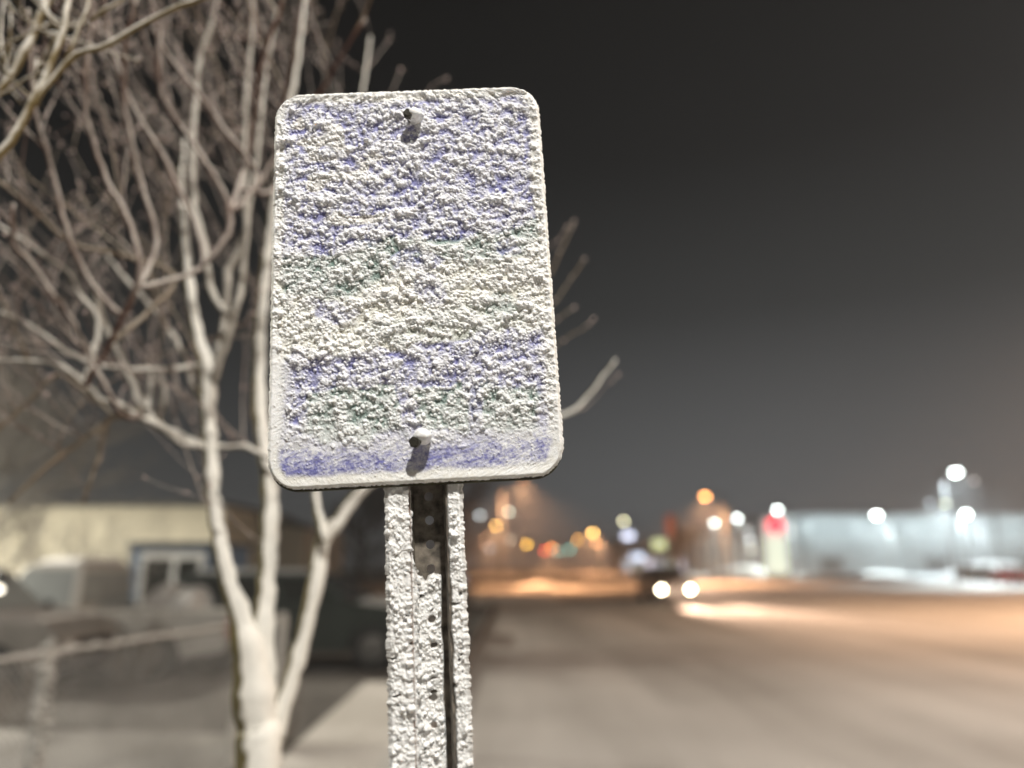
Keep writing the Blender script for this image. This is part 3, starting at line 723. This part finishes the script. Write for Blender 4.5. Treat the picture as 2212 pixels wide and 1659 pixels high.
# ------------------------------------------------------------------ buildings
bl = empty('house', at(330, 1300, 30)*1, 'long low house with cream gable wall behind the parked vehicles', 'building')
bl.location.z = 0; bx = bl.location.x
def bbox(name, mat, par, x0, x1, y0, y1, z0, z1, bevel=0, **kw):
    m_ = MB(); m_.box(x0, x1, y0, y1, z0, z1); return m_.build(name, mat, par, bevel=bevel)
YB = 30.
def lx(px_, Y=YB): return at(px_, 1222, Y).x
ztop = at(300, 1093, YB).z
bbox('wall', M['cream'], bl, lx(-260)-bx, lx(474)-bx, 0, 9, 0, ztop)
bbox('roof', M['roof'], bl, lx(-270)-bx, lx(478)-bx, -.25, 9.2, ztop+.002, ztop+.16)
# upper right wing, lower
b2 = at(570, 1300, 34); b2.z = 0
wing = empty('garage', b2, 'smaller beige garage wing seen between the tree trunks', 'building')
m_ = MB(); xa = at(482, 1222, 34).x-b2.x; xb = at(585, 1222, 34).x-b2.x; xc = at(652, 1222, 34).x-b2.x
z1 = at(505, 1098, 34).z; z2 = at(585, 1130, 34).z; z3 = at(650, 1142, 34).z
m_.prism([(xa, 0), (xc, 0), (xc, z3), (xb, z2), (xa+.4, z1), (xa, z1)], 0, 8); m_.build('wall', simple('beige siding', (.36, .335, .27), .7, .08, .5), wing)
m_ = MB(); m_.prism([(xa+.38, z1), (xb, z2), (xc+.15, z3), (xc+.15, z3+.12), (xb, z2+.12), (xa+.38, z1+.12)], -.2, 8.2); m_.build('roof', M['roof'], wing)
# blue shed with window
YS = 16.; sb = at(367, 1300, YS); sb.z = 0
shed = empty('shed', sb, 'small blue shed with a white framed window behind the silver pickup', 'shed')
x0_ = at(280, 1222, YS).x-sb.x; x1_ = at(457, 1222, YS).x-sb.x; zt = at(367, 1180, YS).z
bbox('wall', M['blue'], shed, x0_, x1_, 0, 2.2, 0, zt)
bbox('roof', simple('dark blue roof edge', (.025, .04, .07), .7), shed, x0_-.06, x1_+.06, -.1, 2.3, zt+.002, zt+.09)
wx0 = at(305, 1222, YS).x-sb.x; wx1 = at(443, 1222, YS).x-sb.x; wz1 = at(367, 1192, YS).z; wz0 = at(367, 1306, YS).z
win = MB(); fw_ = .13
win.box(wx0, wx1, -.05, -.002, wz1-.15, wz1); win.box(wx0, wx1, -.05, -.002, wz0, wz0+.1)
win.box(wx0, wx0+.10, -.048, -.002, wz0+.102, wz1-.152); win.box(wx1-.11, wx1, -.048, -.002, wz0+.102, wz1-.152)
mid = (wx0+wx1)/2+.04; win.box(mid-.05, mid+.05, -.046, -.002, wz0+.102, wz1-.152)
wf = win.build('window', M['white'], shed)
bbox('pane', M['glass'], wf, wx0+.102, mid-.052, -.02, -.004, wz0+.102, wz1-.152)
bbox('pane', M['glass'], wf, mid+.052, wx1-.112, -.02, -.004, wz0+.102, wz1-.152)

# ------------------------------------------------------------------ vehicles
def wheel(par, x, y, r, wd=.22, rime=False):
    m_ = MB(); n = 28; prof = [(r*.62, -wd/2), (r*.93, -wd/2), (r, -wd*.36), (r, wd*.36), (r*.93, wd/2), (r*.62, wd/2)]
    vs = []; fs = []
    for rr_, yy in prof:
        for k_ in range(n): a = 2*math.pi*k_/n; vs.append((x+rr_*math.cos(a), y+yy, r+rr_*math.sin(a)))
    for i in range(len(prof)-1):
        for k_ in range(n): a = i*n+k_; b = i*n+(k_+1) % n; fs.append((a, b, b+n, a+n))
    wm = m_.add(vs, fs).build('wheel', M['tyre'], par, True)
    q = MB()
    for sgn in (-1, 1):
        yy = y+sgn*wd*.40
        q.add([(x+r*.62*math.cos(2*math.pi*k_/n), yy, r+r*.62*math.sin(2*math.pi*k_/n)) for k_ in range(n)], [tuple(range(n))])
        for s_ in range(6):
            a = 2*math.pi*s_/6; q.tube([(x, yy+sgn*.02, r), (x+r*.56*math.cos(a), yy+sgn*.02, r+r*.56*math.sin(a))], r*.07, 5)
        q.ball((x, yy+sgn*.02, r), r*.16, 8, 4, (1, .5, 1))
    q.build('rim', M['rim'], wm)
def arch(x, r, n=9, zb=.32):
    """points of a wheel-arch cut running from front (x+r) to back (x-r)"""
    return [(x+r*math.cos(math.pi*k_/n), zb+r*1.02*math.sin(math.pi*k_/n)) for k_ in range(n+1)]
def vehicle(name, label, cat, loc, rz, L, Wd, zroof, zbelt, body_m, glass_m, kind='suv', snow=True, r=.36, lights='off', snow_m=None, group=None):
    """front at +x"""
    v = empty(name, loc, label, cat, group, rz); h = L/2; snow_m = snow_m or M['snow']
    xf, xr = h*.60, -h*.58; zb = .30
    hood = zbelt-.06
    if kind == 'pickup':
        low = [(-h, zb+.12), (-h, zbelt), (-h*.08, zbelt), (-h*.08, zbelt+.002), (h*.42, zbelt+.01), (h*.90, hood-.04), (h, hood-.16), (h, zb)]
        cab = [(-h*.09, zbelt), (-h*.07, zroof-.06), (-h*.02, zroof), (h*.20, zroof), (h*.28, zroof-.05), (h*.48, zbelt)]
    else:
        low = [(-h, zb+.10), (-h*1.0, zbelt-.08), (-h*.97, zbelt), (h*.42, zbelt), (h*.90, hood-.06), (h, hood-.20), (h, zb)]
        cab = [(-h*.97, zbelt), (-h*.88, zroof-.08), (-h*.78, zroof), (h*.08, zroof), (h*.16, zroof-.05), (h*.44, zbelt)]
    low = low[:-1] + [(h, zb)] + arch(xf, r*1.16, zb=zb+.0) + arch(xr, r*1.16, zb=zb+.0)
    m_ = MB(); m_.prism(low, -Wd/2, Wd/2); m_.build('body', body_m, v, bevel=.03)
    # cabin with tumblehome
    n = len(cab); ins = .12
    vs = [(x, -Wd/2+.03+(z_-zbelt)*ins/(zroof-zbelt), z_) for x, z_ in cab]+[(x, Wd/2-.03-(z_-zbelt)*ins/(zroof-zbelt), z_) for x, z_ in cab]
    fs = [tuple(range(n)), tuple(range(2*n-1, n-1, -1))]+[(i, i+n, (i+1) % n+n, (i+1) % n) for i in range(n)]
    MB().add(vs, fs).build('cabin', body_m, v, bevel=.03)
    hh = zroof-zbelt; cx0 = cab[0][0]; cx1 = cab[-1][0]
    spans = [(.10, .93)] if kind == 'pickup' else [(.06, .34), (.37, .62), (.65, .93)]
    for (a, b) in spans:
        for sg in (-1, 1):
            def pt(u_, q):     # u along the cabin at height fraction q
                xl = cx0+(cab[1][0]-cx0)*q; xr_ = cx1+(cab[-2][0]-cx1)*q
                return (xl+(xr_-xl)*u_, sg*(Wd/2-.03-ins*q+.004), zbelt+hh*q)
            g_ = MB(); vv = [pt(a, .10), pt(b, .10), pt(b-(.02), .86), pt(a+.02, .86)]
            vv2 = [(x, y-sg*.02, z_) for x, y, z_ in vv]
            g_.add(vv+vv2, [(0, 1, 2, 3), (7, 6, 5, 4), (0, 4, 5, 1), (1, 5, 6, 2), (2, 6, 7, 3), (3, 7, 4, 0)]); g_.build('window', glass_m, v)
    for nm, e0, e1 in (('windscreen', cab[-1], cab[-2]), ('rear_window', cab[0], cab[1])):
        sg = 1 if nm == 'windscreen' else -1; g_ = MB(); pts = []
        for q, wq in ((.12, .09), (.88, .17)):
            x = e0[0]+(e1[0]-e0[0])*q+sg*.012; z_ = e0[1]+(e1[1]-e0[1])*q
            pts.append([(x, -Wd/2+wq, z_), (x, Wd/2-wq, z_)])
        vv = [pts[0][0], pts[0][1], pts[1][1], pts[1][0]]; vv2 = [(x-sg*.02, y, z_) for x, y, z_ in vv]
        g_.add(vv+vv2, [(0, 1, 2, 3), (7, 6, 5, 4), (0, 4, 5, 1), (1, 5, 6, 2), (2, 6, 7, 3), (3, 7, 4, 0)]); g_.build(nm, glass_m, v)
    for x in (xf, xr):
        for sg in (-1, 1): wheel(v, x, sg*(Wd/2-.12), r)
    bbox('bumper', M['black'], v, h-.06, h+.09, -Wd/2+.05, Wd/2-.05, zb+.02, zb+.24, .02)
    bbox('bumper', M['black'], v, -h-.09, -h+.05, -Wd/2+.05, Wd/2-.05, zb+.08, zb+.28, .02)
    bbox('grille', M['black'], v, h-.02, h+.03, -Wd*.24, Wd*.24, hood-.48, hood-.26, .01)
    for sg in (-1, 1):
        m_ = MB(); yc = sg*Wd*.37
        if lights == 'on':
            m_.tube([(h-.03, yc, hood-.36), (h+.035, yc, hood-.36), (h+.05, yc, hood-.36)], [.115, .115, .08], 16); o_ = m_.build('headlight', emit('lit headlight', (1, .88, .62), 38), v)
            sp = bpy.data.lights.new('headlight_beam', 'SPOT'); sp.energy = 42000; sp.color = (1, .66, .46); sp.spot_size = R(31); sp.spot_blend = 1; sp.shadow_soft_size = .06
            so = bpy.data.objects.new('headlight_beam', sp); link(so, v); so.location = (h+.13, yc, hood-.36); so.rotation_euler = (0, R(-90+6), 0)
            so.rotation_euler = Vector((1, .24+sg*.09, -.012)).to_track_quat('-Z', 'Y').to_euler()
        else:
            m_.tube([(h-.03, yc, hood-.36), (h+.035, yc, hood-.36)], .10, 12); m_.build('headlight', M['white'], v)
        bbox('tail_light', M['red_lens'], v, -h-.02, -h+.03, sg*Wd*.5-.16*(sg > 0)-0*(sg < 0), sg*Wd*.5+.16*(sg < 0), zbelt-.42, zbelt-.14, .01)
        bbox('mirror', M['black'], v, cx1-.14, cx1-.02, sg*(Wd/2+.09)-.08, sg*(Wd/2+.09)+.08, zbelt+.02, zbelt+.16, .02)
        for xx in ((.10, .32) if kind == 'pickup' else (-.35, .12)):
            bbox('door_handle', M['black'], v, h*xx-.08, h*xx+.08, sg*(Wd/2)-.02, sg*(Wd/2)+.02, zbelt-.16, zbelt-.12)
    if snow:
        def pad(nm, x0, x1, y0, y1, z0, z1, seed):
            g = np.random.default_rng(seed); nx2, ny2 = 24, 14; vs = []; fs = []
            th = .07
            for j in range(ny2+1):
                for i in range(nx2+1):
                    a = i/nx2; b = j/ny2; e_ = min(a, 1-a, b, 1-b); q = min(1, e_/.12)**.5
                    vs.append((x0+(x1-x0)*a, y0+(y1-y0)*b, z0+(z1-z0)*a+.002+th*q*(.85+.3*g.random())))
            for j in range(ny2):
                for i in range(nx2): k_ = j*(nx2+1)+i; fs.append((k_, k_+1, k_+nx2+2, k_+nx2+1))
            MB().add(vs, fs).build(nm, snow_m, v, True)
        rx0 = cab[2][0]-.05; rx1 = cab[-3][0]+.05
        pad('roof_snow', rx0, rx1, -Wd/2+.16, Wd/2-.16, zroof, zroof, 1)
        pad('bonnet_snow', h*.46, h*.90, -Wd/2+.05, Wd/2-.05, zbelt+.0, hood-.05, 2)
    return v
# silver pickup, bed end right, facing left
YP = 12.6
pc = at(331, 1430, YP-.0); Lp = 5.4
truck = vehicle('pickup_truck', 'silver pickup parked behind the fence with its wheel showing below the blue shed', 'pickup truck',
    (0, YP+.85, 0), R(180), Lp, 1.84, 1.80, 1.04, M['silver'], M['rime_glass'], 'pickup', True, .37)
# rear axle at x=-.58*h in its own frame, i.e. at world x = loc.x + .58*h
truck.location.x = at(335, 1420, YP).x-.58*Lp/2
truck.location.x += 0
bedx = truck.location.x+1.55
heap('snow_heap', (at(352, 1300, YP+.6).x, YP+.85, 1.045), .46, .5, .40, simple('grey snow load', (.30, .28, .26), .9), 'grey snow heap on the pickup bed, left of the whiter one', 'snow heap', seed=8)
heap('snow_heap', (at(412, 1300, YP+.6).x, YP+.85, 1.045), .36, .5, .36, simple('older snow', (.46, .45, .43), .9), 'whiter snow heap at the right end of the pickup bed', 'snow heap', seed=9)
# snow covered car further left, nearer
c1x = at(216, 1340, 11.6).x
vehicle('parked_car', 'car under a full coat of rime parked left of the silver pickup', 'car', (c1x-2.3, 11.6, 0), 0, 4.5, 1.8, 1.72, 1.05, M['rime_paint'], M['rime_glass'], 'suv', True, .34, snow_m=simple('grey rime coat', (.24, .22, .20), .85))
# dark green vehicle behind the third stem
vehicle('parked_car', 'dark green van with snow on its roof behind the right stem of the tree', 'van', (at(760, 1400, 13.5).x-1.05, 14.4, 0), R(0), 4.7, 1.9, 1.62, 1.12, M['dgreen'], M['glass'], 'suv', True, .37, snow_m=simple('thin roof snow', (.42, .43, .42), .85))
vehicle('parked_car', 'distant dark car with snowy roof parked just right of the signpost', 'car', (-2.7, 31, 0), R(86), 4.6, 1.85, 1.45, .95, M['dgrey'], M['glass'], 'suv', True, .34)
# oncoming car
cc = at(1456, 1272, 36)
vehicle('oncoming_car', 'dark car driving towards us with both headlights on', 'car', (cc.x, 36+2.3, 0), R(-90+2), 4.6, 1.85, 1.62, 1.08, M['dgrey'], M['glass'], 'suv', True, .35, 'on', snow_m=simple('dirty roof snow', (.25, .2, .17), .8))
# cars in the lot
vehicle('parked_car', 'red car at the right edge of the parking lot', 'car', (at(2215, 1232, 72).x, 73, 0), R(8), 4.6, 1.85, 1.5, .95, M['red_paint'], M['glass'], 'suv', True, .34)
vehicle('parked_car', 'dark car under thick snow beside the red car in the lot', 'car', (at(2135, 1232, 76).x, 77, 0), R(4), 4.6, 1.85, 1.75, .80, M['dgrey'], M['rime_glass'], 'suv', True, .34)
heap('snow_pile', (at(2150, 1222, 95).x, 95, 0), 6, 5, 2.2, M['snow'], 'big white snow pile behind the parked cars in the lot', 'snow pile', seed=12)
heap('snow_pile', (at(1600, 1222, 120).x, 118, 0), 6, 4, 1.7, M['snow'], 'low snow pile left of the red topped pylon', 'snow pile', seed=13)

# ------------------------------------------------------------------ lamps
def lamp(name, label, px_, py_, Y, colr, L_, area=None, acol=None, r=.28, style='arm', side=-1, group='street lamps', pos=None, spread=140):
    """pole, arm, head and glowing lens; area = watts thrown down by the lens"""
    p = Vector(pos) if pos else at(px_, py_, Y); Y = p.y; H_ = p.z; s_ = side*(1.8 if style == 'arm' else 1.3)
    o_ = empty(name, (p.x-s_, Y, 0), label, 'lamp', group)
    m_ = MB(); m_.tube([(0, 0, -.05), (0, 0, .5), (0, 0, H_+.25)], [.11, .10, .065], 12); m_.tube([(0, 0, -.05), (0, 0, .12)], .2, 12); m_.build('pole', M['pole'], o_, True)
    if style == 'arm':
        m_ = MB(); m_.tube([(0, 0, H_+.1), (s_*.5, 0, H_+.24), (s_-.25*side, 0, H_+.2)], [.045, .04, .035], 8); m_.build('arm', M['pole'], o_, True)
    m_ = MB()
    m_.add([(s_+r*1.5*math.cos(2*math.pi*k_/14)*q, r*1.1*math.sin(2*math.pi*k_/14)*q, z_) for q, z_ in ((1, H_+.06), (1, H_+.12), (.6, H_+.26)) for k_ in range(14)],
        [(i*14+k_, i*14+(k_+1) % 14, (i+1)*14+(k_+1) % 14, (i+1)*14+k_) for i in range(2) for k_ in range(14)]+[tuple(28+k_ for k_ in range(14))])
    m_.build('lamp_head', M['dark_metal'], o_, True)
    m_ = MB(); m_.ball((s_, 0, H_), r, 10, 5, (1.0, 1.0, .75)); m_.build('lens', emit('lit lens', colr, L_), o_, True)
    if area:
        li = bpy.data.lights.new('downlight', 'AREA'); li.shape = 'DISK'; li.size = .5; li.energy = area; li.color = acol or colr; li.spread = R(spread)
        lo = bpy.data.objects.new('downlight', li); link(lo, o_); lo.location = (s_, 0, H_-r*.76)
    return o_
AM = (1, .46, .10); AM2 = (1, .55, .14); WH = (.92, 1, .97); PY = (.95, .90, .60); OR = (1, .40, .10)
SOD = (1, .50, .24)
# the street light over the sign, behind the photographer
kl = empty('street_lamp', (2.3, -2.7, 0), 'tall street lamp over the pavement beside the sign', 'lamp', 'street lamps')
KH = 8.4; KX = 1.0-2.3
m_ = MB(); m_.tube([(0, 0, -.05), (0, 0, 4), (0, 0, KH+.3)], [.10, .085, .06], 12); m_.build('pole', M['pole'], kl, True)
m_ = MB(); m_.tube([(0, 0, KH+.2), (KX*.5, 0, KH+.35), (KX+.2, 0, KH+.22)], [.04, .035, .03], 8); m_.build('arm', M['pole'], kl, True)
bbox('lamp_head', M['dark_metal'], kl, KX-.3, KX+.3, -.16, .16, KH+.03, KH+.17, .03)
bbox('lens', emit('lit lens', (1, .95, .82), 60), kl, KX-.17, KX+.17, -.11, .11, KH, KH+.027)
li = bpy.data.lights.new('downlight', 'AREA'); li.shape = 'RECTANGLE'; li.size = .42; li.size_y = .3; li.energy = 1070; li.color = (1, .962, .90)
lo = bpy.data.objects.new('downlight', li); link(lo, kl); lo.location = (KX, 0, KH-.01)

g = 'street lamps'
lamp('street_lamp', 'bright orange street lamp high above the right side of the road', 1523, 1071.5, 77, (1, .42, .12), 22, 6500, SOD, .30)
lamp('street_lamp', 'unseen orange street lamp beyond the right edge, added to light the near road', 0, 0, 0, (1, .42, .12), 22, 10500, (1, .62, .38), .25, pos=(25.5, 21, 12), spread=160)  # added out of view to brighten the near road
lamp('street_lamp', 'unseen orange street lamp far beyond the right edge, second one added to light the road', 0, 0, 0, (1, .42, .12), 22, 22000, (1, .56, .32), .25, pos=(44, 36, 9.5), spread=160)  # another unseen lamp, added for more light along the road
lamp('street_lamp', 'unseen pinkish white street lamp added overhead to light the near road', 0, 0, 0, (1, .85, .7), 22, 1150, (1, .90, .80), .25, pos=(9.5, 5.5, 10.0), spread=165)  # added above the view to lift the foreground road
lamp('street_lamp', 'orange street lamp whose glow shows beside the lower right sign corner', 1130, 1035, 62, (1, .40, .10), .8, 5500, SOD, .25, side=1)
lamp('street_lamp', 'bright amber street lamp at the far middle of the road', 1280, 1151, 163, AM2, 80, 13000, SOD, .32)
lamp('street_lamp', 'dimmer amber street lamp just left of the bright amber one', 1248, 1165, 205, AM, 38, None, None, .36)
lamp('street_lamp', 'orange street lamp left of the road between two whitish lamps', 1072, 1135, 133, AM2, 42, 8000, SOD, .30, side=1)
lamp('street_lamp', 'golden street lamp far off left of the road centre', 1138, 1175, 215, (1, .50, .06), 62, None, None, .36, side=1)
lamp('street_lamp', 'deep orange street lamp at the vanishing point of the road', 1192, 1183, 250, (1, .30, .06), 60, 9000, SOD, .40, side=1)
lamp('street_lamp', 'small orange lamp below the bright amber street lamp', 1287, 1174, 240, (1, .36, .08), 30, None, None, .40)
lamp('street_lamp', 'bluish white lamp nearest the signpost, left of the road', 1036.6, 1113, 110, (.80, .90, .92), 14, None, None, .28, side=1)
lamp('street_lamp', 'greenish white lamp left of the road, second from the signpost', 1099, 1105, 115, (.82, .85, .66), 15, None, None, .28, side=1)
lamp('street_lamp', 'dim tan lamp under the greenish white one', 1102, 1165, 150, (.60, .50, .36), 14, None, None, .30, side=1)
lamp('street_lamp', 'dim grey lamp low beside the signpost', 1058, 1183, 120, (.55, .56, .54), 8, None, None, .30, side=1)
lamp('street_lamp', 'pale yellow lamp standing alone above the middle buildings', 1347, 1125, 140, (.95, .88, .55), 32, None, None, .30)
gp = 'parking lot lamps'
lamp('lot_lamp', 'tallest white lot lamp with a dark pole at the right', 2064.7, 1019.7, 65, WH, 24, 3000, (.80, .95, 1), .34, group=gp, side=1, style='post')
lamp('lot_lamp', 'white twin lot lamp right of the tallest lamp', 2086, 1110, 112, WH, 50, 5500, (.80, .93, 1), .40, group=gp)
lamp('lot_lamp', 'white lot lamp before the middle of the store', 1893, 1112, 118, WH, 56, 6500, (.82, .96, 1), .40, group=gp)
lamp('lot_lamp', 'white lot lamp just above the red disc of the pylon', 1679, 1101, 122, WH, 40, 7000, (.86, .98, .95), .32, group=gp)
lamp('lot_lamp', 'white lot lamp left of the pylon', 1592.6, 1119, 128, WH, 40, 4000, (.9, .98, .95), .32, group=gp)
lamp('lot_lamp', 'white lot lamp below the bright orange street lamp', 1543, 1129, 142, (.9, 1, .92), 50, 4000, (.9, .98, .95), .32, group=gp)
lamp('lot_lamp', 'dim white lamp between the two left lot lamps and the pylon', 1620, 1166, 160, (.7, .72, .72), 18, 1500, (.85,.95,1), .36, group=gp)
lamp('lot_lamp', 'faint warm lamp low beside the pylon', 1623, 1188, 170, (.62, .56, .40), 14, None, None, .36, group=gp)
lamp('lot_lamp', 'dim yellowish lot lamp left of the tallest lamp', 2042, 1087, 100, (.72, .74, .42), 8, 5000, (.8,.95,1), .34, group=gp)
lamp('lot_lamp', 'faint bluish lot lamp beside the dim yellowish one', 2008, 1085, 140, (.5, .56, .60), 6, 5000, (.8,.95,1), .40, group=gp)
lamp('lot_lamp', 'faint pinkish lamp just right of the tallest lamp', 2103, 1038, 90, (.42, .38, .36), 5, None, None, .30, group=gp)
lamp('street_lamp', 'unseen warm white street lamp beyond the left edge, added to light the cream house', 0, 0, 0, (1, .95, .8), 20, 24000, (1, .94, .80), .25, side=1, pos=(-22, 13, 8), spread=165)  # unseen, added so that the house wall is lit
lamp('street_lamp', 'unseen white street lamp nearer beyond the left edge, added to light the yard and pickup', 0, 0, 0, (1, .95, .85), 20, 650, (1, .93, .84), .25, side=1, pos=(-12.5, 7.5, 8), spread=165)  # unseen fill for the yard and the pickup's near side
# small yard lamp at the left edge
lamp('yard_lamp', 'small lit yard lamp at the left edge beside the rimed car', -4, 1273, 10.3, (1, .93, .78), 5, None, None, .06, 'post', side=1, group='yard lamps')

# traffic lights at the far junction
def signal(label, px_, py_, Y, litc, pos):
    p = at(px_, py_, Y); o_ = empty('traffic_light', (p.x, Y, 0), label, 'traffic light', 'traffic lights at the far junction')
    MB().tube([(0, .3, -.05), (0, .3, p.z+.9)], .09, 10).build('pole', M['pole'], o_, True)
    bbox('housing', M['black'], o_, -.25, .25, 0, .22, p.z-.3-.6*pos, p.z+1.5-.6*pos, .03)
    for i in range(3):
        z_ = p.z+(i-pos)*.6
        m_ = MB(); m_.ball((0, -.03, z_), .26, 12, 6, (1, .5, 1)); m_.build('lens', litc if i == pos else M['black'], o_, True)
signal('traffic light showing red at the far junction', 1176, 1189, 190, emit('red signal', (1, .05, .03), 24), 2)
signal('traffic light showing green at the far junction, left one', 1205, 1191, 190, emit('green signal', (.25, .55, .45), 20), 0)
signal('traffic light showing green right of the centre line', 1231, 1187, 190, emit('green signal far', (.25, .58, .48), 22), 0)

# pylon with red disc
YY = 110; p = at(1681, 1222, YY); py_ = empty('pylon_sign', (p.x, YY, 0), 'pale glowing pylon with a red disc at its top beside the parking lot', 'sign')
zt = at(1681, 1120, YY).z; zm = at(1681, 1158, YY).z
bbox('column', emit('lit pylon panel', (.74, .80, .64), 1.3), py_, -1.45, 1.45, 0, .9, .6, zm-.02, .05)
bbox('head', emit('lit pylon head', (.80, .66, .62), 1.1), py_, -1.55, 1.55, -.05, .95, zm, zt, .08)
bbox('base', M['bank'], py_, -1.9, 1.9, -.3, 1.2, 0, .598, .1)
m_ = MB(); zc = at(1681, 1134, YY).z
m_.tube([(0, -.06, zc), (0, -.22, zc)], 1.05, 28); m_.build('disc', emit('lit red disc', (1, .02, .045), 3.2), py_)
# column sign near the road, with faint red head
YY = 100; p = at(1457, 1222, YY); cs = empty('roadside_sign', (p.x, YY, 0), 'slim tan sign column with a dull red head behind the oncoming car', 'sign')
bbox('column', simple('tan column', (.30, .22, .15), .7), cs, .1, .75, 0, .5, 0, at(1457, 1115, YY).z, .03)
bbox('head', emit('dull red sign face', (.75, .20, .12), .28), cs, -.85, .09, 0, .4, at(1457, 1160, YY).z, at(1457, 1112, YY).z, .05)

# ------------------------------------------------------------------ store and other far buildings
YS = 165.
def building(name, label, x0p, x1p, ytop, Y, depth, wall_m, roof_m=None, cat='building'):
    x0_ = at(x0p, 1222, Y).x; x1_ = at(x1p, 1222, Y).x; zt_ = at(1106, ytop, Y).z; cx = (x0_+x1_)/2
    o_ = empty(name, (cx, Y, 0), label, cat); hw_ = (x1_-x0_)/2
    bbox('wall', wall_m, o_, -hw_, hw_, 0, depth, 0, zt_)
    bbox('roof', roof_m or M['bank'], o_, -hw_-.3, hw_+.3, -.3, depth+.3, zt_+.002, zt_+.35)
    return o_, hw_, zt_
st_, hw_, zt_ = building('store', 'long pale store building across the parking lot', 1700, 2360, 1113, YS, 40, M['store'])
g = random.Random(5); x = -hw_+4
while x < hw_-6:
    wd = g.choice((.9, 1.1, 2.2)); bbox('pilaster', M['store'], st_, x, x+wd, -.5, -.004, 0, zt_-.6, .02)
    if g.random() < .55: bbox('canopy', M['store_dark'], st_, x+wd+1, x+wd+6, -1.6, -.004, 3.2, 3.8, .03); bbox('window', simple('store glass', (.08, .10, .10), .3), st_, x+wd+1.2, x+wd+5.8, -.08, -.004, .4, 3.1)
    x += wd+g.uniform(7, 11)
for i in range(11):  # added fittings that wash the store wall with light
    x = -hw_+5+i*(2*hw_-10)/10
    wl = MB(); wl.tube([(x, -.01, zt_-.9), (x, -4.2, zt_-.5)], .06, 8).build('added_lamp_bracket', M['pole'], st_)
    bbox('added_wall_lamp', M['dark_metal'], st_, x-.35, x+.35, -4.7, -4.2, zt_-.85, zt_-.6, .05)
    li = bpy.data.lights.new('added_wall_wash', 'AREA'); li.shape = 'RECTANGLE'; li.size = .6; li.size_y = .4; li.energy = 620; li.color = (.84, .96, 1)
    lo = bpy.data.objects.new('added_wall_wash', li); link(lo, st_); lo.location = (x, -4.45, zt_-.88); lo.rotation_euler = Vector((0, .8, -1)).to_track_quat('-Z', 'Y').to_euler()
bbox('fascia', M['store_dark'], st_, -hw_, hw_, -.35, -.008, zt_-3.0, zt_-2.2, .02)
o1, h1, z1_ = building('shop_building', 'grey shop building left of the pylon with dark upright bays', 1500, 1672, 1142, 175, 20, M['grey_wall'])
for i in range(7):
    x = -h1+1.2+i*(2*h1-3)/7; bbox('window', emit('faint window', (.8, .75, .65), .10 if i % 2 else .02), o1, x, x+1.5, -.1, -.004, .5, z1_-2, .03)
o2, h2, z2_ = building('shop_building', 'low shop row with pale lit fronts behind the tan sign column', 1340, 1496, 1168, 185, 15, simple('shop row wall', (.32, .30, .27), .8))
for i in range(6):
    x = -h2+.8+i*(2*h2-2)/6; bbox('window', emit('lit shop window %d' % i, ((.80, .86, .95), (.9, .95, .8), (.85, .8, .9))[i % 3], (.9, .4, 1.6, .7, .3, .8)[i]), o2, x, x+1.9, -.1, -.004, .6, 3.2, .03)
sg = empty('shop_sign', (at(1358, 1157, 180).x, 180, 0), 'bluish white lit shop sign on two legs above the shop row', 'sign')
zc = at(1358, 1157, 180).z
bbox('panel', emit('lit bluish panel', (.75, .80, 1), 4), sg, -1.3, 1.3, 0, .3, zc-.7, zc+.7, .03)
for sx_ in (-1, 1): MB().tube([(sx_*.9, .15, -.05), (sx_*.9, .15, zc-.68)], .1, 8).build('leg', M['pole'], sg)
sg = empty('shop_sign', (at(1377, 1203, 150).x, 150, 0), 'low pale blue lit sign behind the oncoming car', 'sign')
zc = at(1377, 1203, 150).z
bbox('panel', emit('lit pale blue panel', (.70, .80, 1), 2.6), sg, -1.2, 1.2, 0, .3, zc-.6, zc+.6, .03); MB().tube([(0, .15, -.05), (0, .15, zc-.58)], .12, 8).build('leg', M['pole'], sg)
sg = empty('shop_sign', (at(1424, 1176, 150).x, 150, 0), 'dim greenish yellow lit sign above the oncoming car', 'sign')
zc = at(1424, 1176, 150).z
bbox('panel', emit('lit yellow green panel', (.80, .85, .45), 1.3), sg, -1.3, 1.3, 0, .3, zc-.9, zc+.9, .03); MB().tube([(0, .15, -.05), (0, .15, zc-.88)], .12, 8).build('leg', M['pole'], sg)
# round planter under a lot lamp
p = at(1903, 1215, 112); heap('snow_pile', (p.x, 112, 0), 4.5, 4, .9, M['snow'], 'round snow covered mound at the foot of the middle lot lamp', 'snow pile', seed=17)

# ------------------------------------------------------------------ snowy air
hz = MB(); hz.box(-600, 600, -70, 600, -1.2, 16); h = hz.build('haze', M['snow'])
mt = bpy.data.materials.new('snowy air'); mt.use_nodes = True; t = mt.node_tree; t.nodes.clear()
ou = t.nodes.new('ShaderNodeOutputMaterial'); pv = t.nodes.new('ShaderNodeVolumePrincipled')
pv.inputs['Color'].default_value = (.95, .95, .95, 1); pv.inputs['Density'].default_value = .0021; pv.inputs['Anisotropy'].default_value = .3
t.links.new(pv.outputs[0], ou.inputs['Volume'])
h.data.materials.clear(); h.data.materials.append(mt); h['kind'] = 'stuff'
